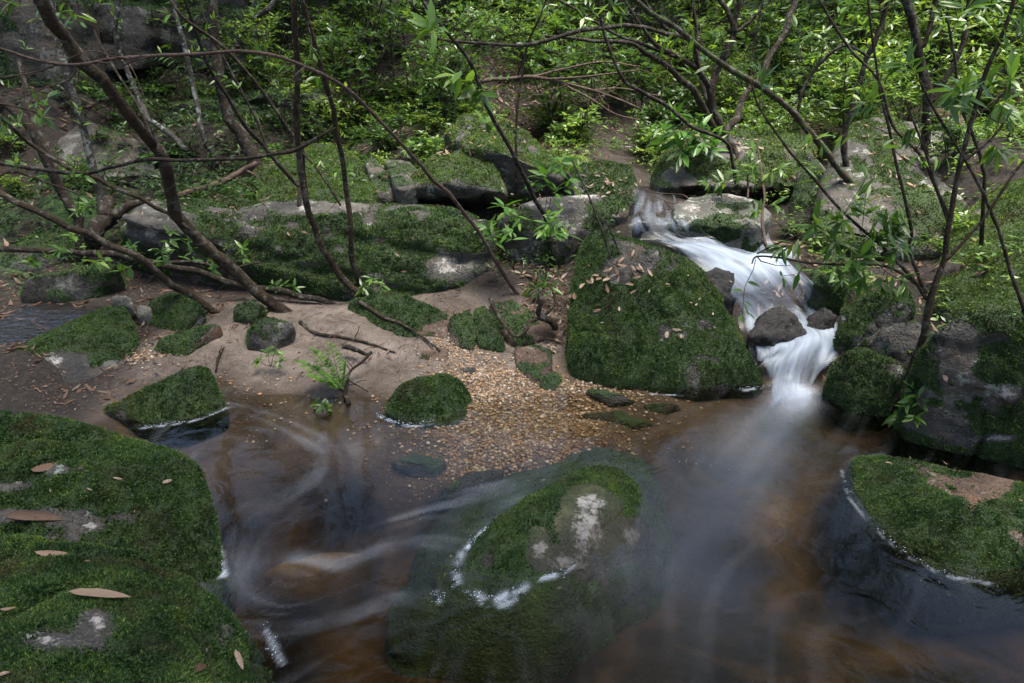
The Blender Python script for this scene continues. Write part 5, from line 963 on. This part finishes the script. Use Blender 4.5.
sapling('fallen_branch', 'short pale grey log slanting down the left slope', [[(187, 150, 5.1, 6), (170, 135, 5.2, 6.5), (154, 123, 5.3, 6.5), (140, 105, 5.5, 6)]], 'bark_pale', seed=34, cat='branch')
sapling('sapling', 'slender pale wavy trunk right of the grass tufts', [[(213, 156, 5.4, 7), (202, 130, 5.4, 6), (193, 89, 5.5, 6), (186, 51, 5.5, 6), (176, 14, 5.5, 5.5), (170, -30, 5.5, 5)]], 'bark_pale', seed=35, auto=2, L=.06)
sapling('sapling', 'forked grey trunk at the top left of centre', [[(220, 78, 6.6, 8), (236, 44, 6.6, 8), (253, 20, 6.6, 7), (268, 8, 6.6, 6), (285, -4, 6.6, 6)], [(253, 20, 6.6, 6), (255, 0, 6.6, 5), (256, -30, 6.6, 5)]], 'bark_pale', seed=36, auto=2, L=.07)
sapling('sapling', 'dark double trunk at the far left edge', [[(78, 225, 4.2, 11), (60, 190, 4.2, 11), (31, 130, 4.2, 10), (0, 100, 4.2, 9), (-40, 65, 4.2, 9)], [(62, 195, 4.2, 9), (50, 150, 4.3, 8), (30, 110, 4.4, 7), (18, 60, 4.5, 6)]], 'bark_dark', seed=37, auto=7, L=.06, twigs=4)
sapling('sapling', 'wispy leafy stem hanging in at the left edge', [[(-20, 190, 3.0, 3), (10, 172, 3.0, 3), (40, 180, 3.0, 2.5), (80, 195, 3.0, 2)], [(-20, 100, 3.0, 3), (10, 105, 3.0, 2.5), (35, 112, 3.0, 2)]], 'bark', seed=38, sprays=[(20, 108, 3.0, 8), (5, 128, 3.0, 8), (30, 122, 3.0, 6), (50, 190, 3.0, 7), (15, 160, 3.0, 7)], L=.05, wr=.3)
sapling('stump', 'dark rotten stump root beside the end of the long slab', [[(90, 245, 4.15, 20), (102, 226, 4.2, 20), (108, 208, 4.3, 16), (106, 196, 4.4, 10)], [(112, 215, 4.25, 14), (130, 205, 4.3, 9), (150, 200, 4.4, 6)]], 'bark_dark', seed=39, cat='stump', sides=14)
sapling('fallen_branch', 'mossy dead limb resting behind the long slab', [[(175, 197, 4.6, 7), (205, 189, 4.7, 7), (235, 176, 4.8, 6.5), (256, 162, 4.9, 5)], [(235, 176, 4.8, 3), (252, 190, 4.8, 2.5), (275, 196, 4.8, 2)], [(245, 170, 4.85, 3), (262, 180, 4.85, 2.5), (270, 194, 4.8, 2)]], 'bark_red', seed=40, cat='branch', twigs=8, tl=(.1, .25))
# middle
sapling('sapling', 'thin dark sapling with broad bluish leaves, centre', [[(546, 218, 4.0, 5.5), (528, 185, 3.9, 5.5), (511, 150, 3.8, 5), (487, 106, 3.7, 5), (473, 68, 3.6, 4.5), (446, 31, 3.5, 4), (422, 0, 3.5, 4), (400, -40, 3.4, 3.5)]], 'bark_dark', sprays=[(480, 92, 3.6, 5), (468, 85, 3.6, 3), (430, 30, 3.4, 5), (455, 75, 3.6, 4), (500, 120, 3.7, 3)], L=.11, wr=.3, seed=41, twigs=4)
sapling('sapling', 'hair thin upright stem left of centre boulders peak', [[(516, 150, 4.6, 3), (518, 103, 4.6, 3), (526, 51, 4.6, 2.8), (540, 17, 4.5, 2.5), (552, -20, 4.5, 2.5)]], 'bark', seed=42, auto=3, L=.07, nleaf=5)
sapling('sapling', 'thin dark stem poking out of the hollow of the big moss dome', [[(617, 283, 3.3, 3), (612, 262, 3.3, 3), (604, 235, 3.3, 3), (596, 215, 3.35, 2.5), (585, 185, 3.4, 2.5), (572, 160, 3.5, 2)], [(628, 285, 3.3, 2.5), (618, 250, 3.3, 2.5), (606, 220, 3.3, 2)]], 'bark_dark', seed=43, sprays=[(572, 156, 3.5, 4)], L=.07)
sapling('shrub', 'many stemmed dark shrub arching over the stream above the falls', [[(752, 172, 5.0, 11), (738, 158, 5.0, 11), (722, 137, 5.0, 11), (715, 113, 5.0, 10), (712, 85, 5.0, 10), (718, 68, 5.0, 9), (734, 32, 5.0, 8), (728, 14, 5.0, 6), (715, -10, 5.0, 6)], [(734, 32, 5.0, 7), (739, 0, 5.0, 6), (742, -30, 5.0, 6)], [(734, 32, 5.0, 4), (748, 24, 5.0, 4), (760, 10, 5.0, 3)],
    [(722, 137, 5.0, 8), (708, 116, 4.9, 8), (694, 92, 4.8, 8), (674, 73, 4.7, 7), (650, 55, 4.6, 6), (630, 44, 4.5, 5), (590, 40, 4.4, 4), (545, 36, 4.3, 3)], [(712, 90, 5.0, 7), (700, 74, 4.9, 7), (691, 65, 4.8, 6), (674, 56, 4.7, 6), (655, 45, 4.6, 5), (640, 25, 4.6, 4), (620, -10, 4.6, 3.5)],
    [(700, 74, 4.9, 6), (690, 41, 4.7, 6), (668, 34, 4.5, 5.5), (641, 27, 4.3, 5), (620, 26, 4.2, 5), (579, 31, 4.0, 4.5), (531, 44, 3.9, 4), (494, 44, 3.8, 3.5), (453, 41, 3.7, 3), (420, 34, 3.7, 2)], [(674, 56, 4.7, 4), (641, 44, 4.6, 4), (613, 32, 4.5, 3.5), (580, 12, 4.5, 3), (540, -10, 4.5, 2.5)], [(668, 30, 4.6, 5), (652, 12, 4.6, 4), (638, -12, 4.6, 4)],
    [(722, 137, 5.0, 9), (738, 118, 5.1, 8), (744, 95, 5.2, 7), (768, 60, 5.3, 7), (790, 20, 5.4, 7), (800, -20, 5.5, 6)], [(715, 120, 5.0, 5), (704, 90, 5.1, 5), (698, 50, 5.2, 4.5), (694, 10, 5.2, 4), (690, -20, 5.2, 4)]], 'bark_dark', auto=20, L=.075, wr=.26, nleaf=7, seed=44, twigs=26, cat='shrub', tl=(.15, .45), lo=.4, leafm='leaf_bg')
sapling('sapling', 'long straight dark trunk slanting from top centre down to the right bank', [[(862, 196, 4.35, 8), (859, 191, 4.35, 8), (835, 164, 4.3, 8), (811, 133, 4.25, 8), (787, 109, 4.2, 7.5), (756, 85, 4.15, 7.5), (718, 62, 4.1, 7), (682, 34, 4.0, 6.5), (640, 2, 3.9, 6), (610, -25, 3.9, 6)]], 'bark_moss', seed=45, auto=5, L=.08, nleaf=6, twigs=6)
sapling('sapling', 'thin bowed stem crossing in front of the many stemmed shrub', [[(730, 146, 4.4, 4), (718, 137, 4.4, 4), (694, 128, 4.3, 4.5), (668, 106, 4.25, 4.5), (648, 96, 4.2, 4.5), (624, 79, 4.1, 4), (607, 44, 4.1, 4), (600, 10, 4.1, 3.5), (596, -20, 4.1, 3)]], 'bark_dark', seed=46, auto=3, nleaf=6, L=.08, twigs=3)
sapling('dead_branch', 'bare pale reddish dead branch spread over the centre slope', [[(480, 82, 5.2, 5), (505, 79, 5.2, 4.5), (531, 77, 5.2, 4), (560, 82, 5.2, 3.5), (600, 92, 5.2, 3), (641, 109, 5.2, 2)], [(531, 77, 5.2, 3), (560, 70, 5.25, 2.5), (600, 62, 5.3, 2), (640, 66, 5.3, 1.5)], [(545, 79, 5.2, 3), (590, 76, 5.15, 2.5), (640, 70, 5.1, 1.5)], [(560, 82, 5.2, 2.5), (586, 96, 5.1, 2.5), (615, 114, 5.1, 2), (640, 120, 5.1, 1.3)], [(586, 92, 5.2, 2.3), (620, 88, 5.25, 2), (660, 96, 5.3, 1.4)]], 'bark_red', seed=47, twigs=26, cat='branch', tl=(.15, .4), lo=.2)
# right
sapling('tree', 'straight dark trunk behind the right foreground sapling', [[(932, 260, 4.6, 11), (929, 212, 4.6, 10.5), (927, 154, 4.6, 10.5), (925, 103, 4.6, 10.5), (918, 34, 4.6, 10), (906, 0, 4.6, 10), (890, -50, 4.6, 10)], [(929, 106, 4.6, 6), (941, 89, 4.6, 6), (963, 44, 4.6, 5.5), (968, 0, 4.6, 5), (970, -40, 4.6, 5)], [(920, 50, 4.6, 6), (927, 34, 4.6, 6), (937, 0, 4.6, 5.5), (944, -40, 4.6, 5)]], 'bark_dark', seed=48, auto=14, L=.085, nleaf=8, cat='tree', twigs=8, leafm='leaf_bg')
sapling('sapling', 'crooked dark stem just left of the straight dark trunk', [[(860, 192, 4.5, 7), (848, 171, 4.5, 7), (845, 137, 4.5, 7), (852, 113, 4.5, 6.5), (865, 68, 4.5, 6), (876, 38, 4.5, 6), (889, 0, 4.5, 5.5), (900, -40, 4.5, 5)], [(797, 118, 4.6, 3.5), (804, 89, 4.6, 4), (821, 62, 4.6, 4), (845, 46, 4.55, 3.5), (868, 56, 4.5, 3)]], 'bark_dark', seed=49, auto=12, L=.08, nleaf=8, twigs=6, leafm='leaf_bg')
sapling('sapling', 'fine curved stem sweeping from top centre right to the bank', [[(948, 220, 3.6, 3.5), (935, 185, 3.6, 3.5), (920, 154, 3.6, 3.5), (893, 126, 3.6, 3.5), (879, 82, 3.6, 3.2), (852, 51, 3.6, 3), (835, 27, 3.6, 3), (815, -10, 3.6, 2.6)]], 'bark', seed=50, auto=6, L=.08, nleaf=6, twigs=4)
sapling('sapling', 'leafy many stemmed sapling rising beside the big grey boulder', [[(890, 407, 2.62, 11), (898, 396, 2.62, 9.5), (913, 367, 2.62, 9), (925, 333, 2.6, 8.5), (929, 302, 2.6, 8), (944, 258, 2.6, 6.5), (951, 220, 2.6, 6), (961, 164, 2.6, 5.5), (975, 113, 2.6, 5), (988, 68, 2.6, 5), (1009, 17, 2.6, 4.5), (1020, -30, 2.6, 4)],
    [(927, 299, 2.6, 5), (913, 278, 2.6, 4.5), (886, 251, 2.6, 4), (852, 220, 2.6, 3.5), (824, 191, 2.6, 3), (787, 147, 2.6, 3), (759, 106, 2.6, 2.5), (750, 80, 2.6, 2)], [(926, 292, 2.6, 5), (916, 270, 2.6, 4.5), (910, 247, 2.6, 4), (910, 225, 2.6, 3.8), (893, 147, 2.6, 3.4), (879, 82, 2.6, 3), (872, 34, 2.6, 2.6), (866, -20, 2.6, 2.2)],
    [(944, 262, 2.6, 4), (961, 244, 2.6, 3.8), (982, 220, 2.6, 3.4), (1016, 171, 2.6, 3), (1050, 130, 2.6, 2.6)], [(1026, 320, 2.6, 4.5), (1023, 305, 2.6, 4.5), (1006, 254, 2.6, 4.2), (995, 220, 2.6, 4), (975, 178, 2.6, 3.4), (937, 113, 2.6, 3), (920, 80, 2.6, 2.6)], [(918, 285, 2.6, 3), (890, 268, 2.6, 3), (865, 265, 2.6, 2.8), (838, 264, 2.6, 2.6), (811, 263, 2.6, 2.6), (780, 258, 2.6, 2.4), (757, 256, 2.6, 2), (752, 264, 2.6, 1.6)],
    [(866, 236, 2.6, 2.4), (841, 232, 2.6, 2.6), (804, 234, 2.6, 2.4), (777, 244, 2.6, 2.2), (757, 254, 2.6, 2)], [(951, 220, 2.6, 3.5), (938, 190, 2.6, 3), (925, 150, 2.6, 2.6), (905, 100, 2.6, 2.2)], [(961, 164, 2.6, 3), (990, 140, 2.6, 3), (1020, 100, 2.6, 2.4)]], 'bark', sides=8,
    sprays=[(820, 228, 2.6, 9), (840, 222, 2.55, 10), (858, 232, 2.6, 10), (872, 240, 2.55, 10), (835, 245, 2.6, 9), (850, 255, 2.6, 8), (868, 222, 2.6, 9), (812, 240, 2.6, 8), (890, 235, 2.55, 9), (880, 262, 2.6, 8), (900, 210, 2.6, 8), (862, 280, 2.6, 7), (878, 285, 2.6, 6), (846, 210, 2.6, 8), (922, 225, 2.6, 7), (825, 262, 2.6, 6), (935, 120, 2.6, 8), (965, 90, 2.6, 8), (1000, 60, 2.6, 8), (905, 415, 2.55, 6), (918, 400, 2.5, 6), (965, 95, 2.5, 7), (990, 45, 2.6, 8), (905, 60, 2.6, 7), (880, 100, 2.6, 7), (765, 110, 2.6, 4), (1000, 150, 2.6, 7)], L=.078, wr=.22, seed=51, auto=12, nleaf=7, twigs=10, lo=.45)
sapling('sapling', 'young leafy stem with pale new leaves at the top right', [[(985, 175, 3.2, 4), (975, 140, 3.2, 4), (960, 105, 3.2, 3.5), (955, 60, 3.2, 3), (948, 20, 3.2, 2.6)], [(968, 125, 3.2, 3), (1000, 95, 3.2, 2.6), (1030, 70, 3.2, 2)]], 'bark', sprays=[(968, 100, 3.1, 9), (955, 92, 3.1, 8), (980, 88, 3.2, 8), (1010, 75, 3.1, 8), (950, 30, 3.2, 8), (1005, 110, 3.2, 8)], L=.10, wr=.22, seed=52)
sapling('log', 'rotten dark log lying on the bank at the right edge', [[(938, 117, 5.3, 22), (960, 128, 5.2, 26), (985, 142, 5.1, 28), (1012, 156, 5.0, 26), (1024, 166, 4.9, 18)]], 'rotten', seed=53, cat='log', sides=12)
for (pp, lab) in (([(640, 0), (690, 30)], 'bare twig'),): pass
sapling('sapling', 'vine like stem trailing over the flat lichen crusted rock', [[(768, 250, 3.6, 3), (764, 235, 3.7, 3.2), (762, 215, 3.8, 3.2), (765, 195, 3.9, 3), (762, 178, 4.0, 2.5), (758, 150, 4.2, 2)], [(748, 198, 3.9, 2.2), (748, 182, 4.0, 2.2), (746, 165, 4.1, 2)]], 'bark_red', sprays=[(752, 166, 4.0, 7), (740, 172, 4.0, 6), (770, 170, 4.0, 6), (775, 205, 3.8, 5), (708, 183, 4.1, 6), (720, 182, 4.1, 5), (755, 210, 3.8, 5), (765, 160, 4.1, 6)], L=.075, wr=.26, seed=54, cat='vine')
# small plants near by
def leafy_plant(name, label, px, py, Y, tips, L, wr, seed, leafm='leaf_glossy', n=9, cat='plant'):
    b = pY(px, py, Y); r = np.random.default_rng(seed); gl, gs = Geo(), Geo(); root = tag(empty(name, tuple(b)), label, cat)
    for (tx, ty, dy) in tips: spray(gl, gs, np.zeros(3), pY(tx, ty, Y + dy) - b, n, L, wr, r, droop=.35, whorl=.75)
    link('stems', gs.mesh('stems', M['bark_dark']), root); link('foliage', gl.mesh('foliage', M[leafm]), root); return root
leafy_plant('plant', 'glossy long leaved plant drooping beside the upper stream', 700, 165, 4.9, [(672, 118, 0), (682, 130, -.1), (695, 118, 0), (705, 140, -.15), (690, 145, -.1), (712, 130, 0), (668, 135, .1), (700, 128, -.1), (660, 125, 0), (715, 145, -.1), (682, 150, -.15)], .16, .22, 61, leafm='fern', n=13)
leafy_plant('plant', 'whorled leafy plant left of the square mossy block', 545, 215, 4.15, [(560, 160, 0), (548, 172, -.05), (570, 178, -.05), (535, 182, 0), (556, 188, -.1)], .12, .24, 62, leafm='fern')
leafy_plant('plant', 'bright palmate leaved sprig hanging over the end of the long slab', 515, 270, 3.75, [(500, 222, -.05), (512, 226, -.1), (492, 235, -.08), (520, 212, 0), (505, 205, 0), (487, 226, 0)], .10, .24, 63, leafm='fern')
leafy_plant('plant', 'bright palmate leaved sprig beside the flat topped pale rock', 560, 268, 3.7, [(548, 222, -.05), (558, 230, -.1), (540, 228, -.05), (568, 226, 0), (550, 212, 0)], .10, .24, 64, leafm='fern')
leafy_plant('plant', 'small bright leaved herb in the shadow left of the moss dome', 545, 295, 3.7, [(528, 287, 0), (545, 280, -.05), (552, 287, -.1), (540, 292, -.05)], .07, .28, 65)
leafy_plant('plant', 'tiny bright herb at the foot of the slim stems', 372, 300, 3.72, [(372, 278, 0), (362, 286, -.05), (382, 284, -.05)], .07, .24, 66)
leafy_plant('plant', 'small leafy herb on the moss at the foot of the long slab', 290, 300, 3.6, [(282, 280, 0), (272, 284, 0), (296, 286, -.05)], .05, .3, 67)
leafy_plant('plant', 'pale green herb by the dark rotten stump', 84, 218, 4.0, [(80, 205, 0), (88, 203, 0), (76, 211, -.05)], .06, .3, 68)
leafy_plant('plant', 'low leafy sprig growing from the base of the big grey boulder', 918, 425, 2.4, [(908, 404, 0), (922, 395, -.05), (915, 415, -.05), (930, 410, 0), (912, 388, 0)], .055, .3, 69)
leafy_plant('plant', 'seedling at the right edge of the leaf heap by the falls', 840, 290, 3.3, [(835, 270, 0), (850, 268, 0), (860, 280, -.05), (842, 278, -.1)], .07, .26, 70)
leafy_plant('plant', 'tiny water edge sprig with bright leaves left of the round mossy rock', 322, 412, 2.66, [(314, 404, 0), (322, 404, -.02), (327, 408, 0)], .035, .4, 71)
leafy_plant('plant', 'wilted dark sprig lying on the sand bank', 270, 366, 3.0, [(258, 360, 0), (268, 352, 0), (280, 362, -.05), (275, 350, 0)], .05, .28, 72)
for k, (pp, lab) in enumerate((([(300, 322, 3.6, 5), (318, 334, 3.5, 4), (345, 338, 3.42, 3.5), (372, 345, 3.3, 3), (395, 352, 3.22, 2)], 'thin root snaking right over the sand from the thick trunk'), ([(268, 310, 3.6, 5), (248, 326, 3.5, 4), (222, 352, 3.25, 3), (215, 372, 3.05, 2)], 'thin root running down between the mossy stones on the sand'), ([(360, 302, 3.7, 5), (385, 318, 3.6, 4), (412, 330, 3.45, 3), (440, 350, 3.25, 2.5)], 'root passing under the flat undercut rock'))):
    pp = [(a, b_, None, w) for a, b_, _, w in pp]; q = []
    for a, b_, _, w in pp:
        p_, _n = place_px(a, b_); q.append((a, b_, (p_[1] if p_ is not None else 3.4) - .01, w))
    sapling('dead_root', lab, [q], 'bark', seed=90 + k, cat='root', twigs=2, tl=(.04, .12))
# the little fern on the sand bank
b = pY(342, 392, 2.8); r = np.random.default_rng(80); gl, gs = Geo(), Geo(); root = tag(empty('fern', tuple(b)), 'little bright fern growing at the edge of the sand bank', 'fern')
for (tx, ty, dy, l) in ((298, 362, .0, .24), (312, 350, .05, .2), (330, 345, .1, .2), (322, 372, -.1, .16), (345, 362, 0, .12), (308, 376, -.08, .16)):
    d = pY(tx, ty, 2.8 + dy) - b; frond(gl, gs, np.zeros(3), d / np.linalg.norm(d) + np.array((0, 0, .25)), np.linalg.norm(d) * 1.05, r, 15, .22, .25)
link('stalks', gs.mesh('stalks', M['bark']), root); link('fronds', gl.mesh('fronds', M['fern']), root)
sapling('fallen_branch', 'dark broken twig leaning on the sand beside the little fern', [[(372, 352, 3.0, 4), (362, 362, 2.95, 3), (350, 372, 2.9, 3), (346, 392, 2.8, 5), (350, 405, 2.7, 6)], [(350, 372, 2.9, 2), (338, 384, 2.85, 1.5)], [(348, 380, 2.85, 2), (368, 392, 2.75, 1.3)]], 'bark_dark', seed=81, cat='branch', twigs=5, tl=(.05, .12))
sapling('fallen_branch', 'short dark stick on the sand below the flat mossy rock', [[(342, 346, 3.1, 6), (356, 350, 3.08, 6), (368, 354, 3.06, 4)]], 'bark_dark', seed=82, cat='branch')
sapling('dead_root', 'black forked root on the tawny slab beside the moss dome', [[(555, 330, 3.3, 8), (545, 318, 3.3, 9), (538, 312, 3.3, 7), (541, 300, 3.3, 5), (539, 288, 3.35, 4)], [(540, 318, 3.3, 5), (528, 324, 3.25, 4), (522, 338, 3.2, 3)], [(545, 315, 3.3, 4), (556, 302, 3.35, 3.5), (553, 292, 3.4, 3)]], 'bark_dark', seed=83, cat='root')
sapling('dead_root', 'looping brown root across the tawny slab', [[(490, 298, 3.4, 5), (498, 315, 3.3, 4.5), (508, 330, 3.2, 4), (518, 337, 3.15, 4), (526, 330, 3.15, 3.5), (530, 320, 3.2, 3)]], 'bark', seed=84, cat='root')
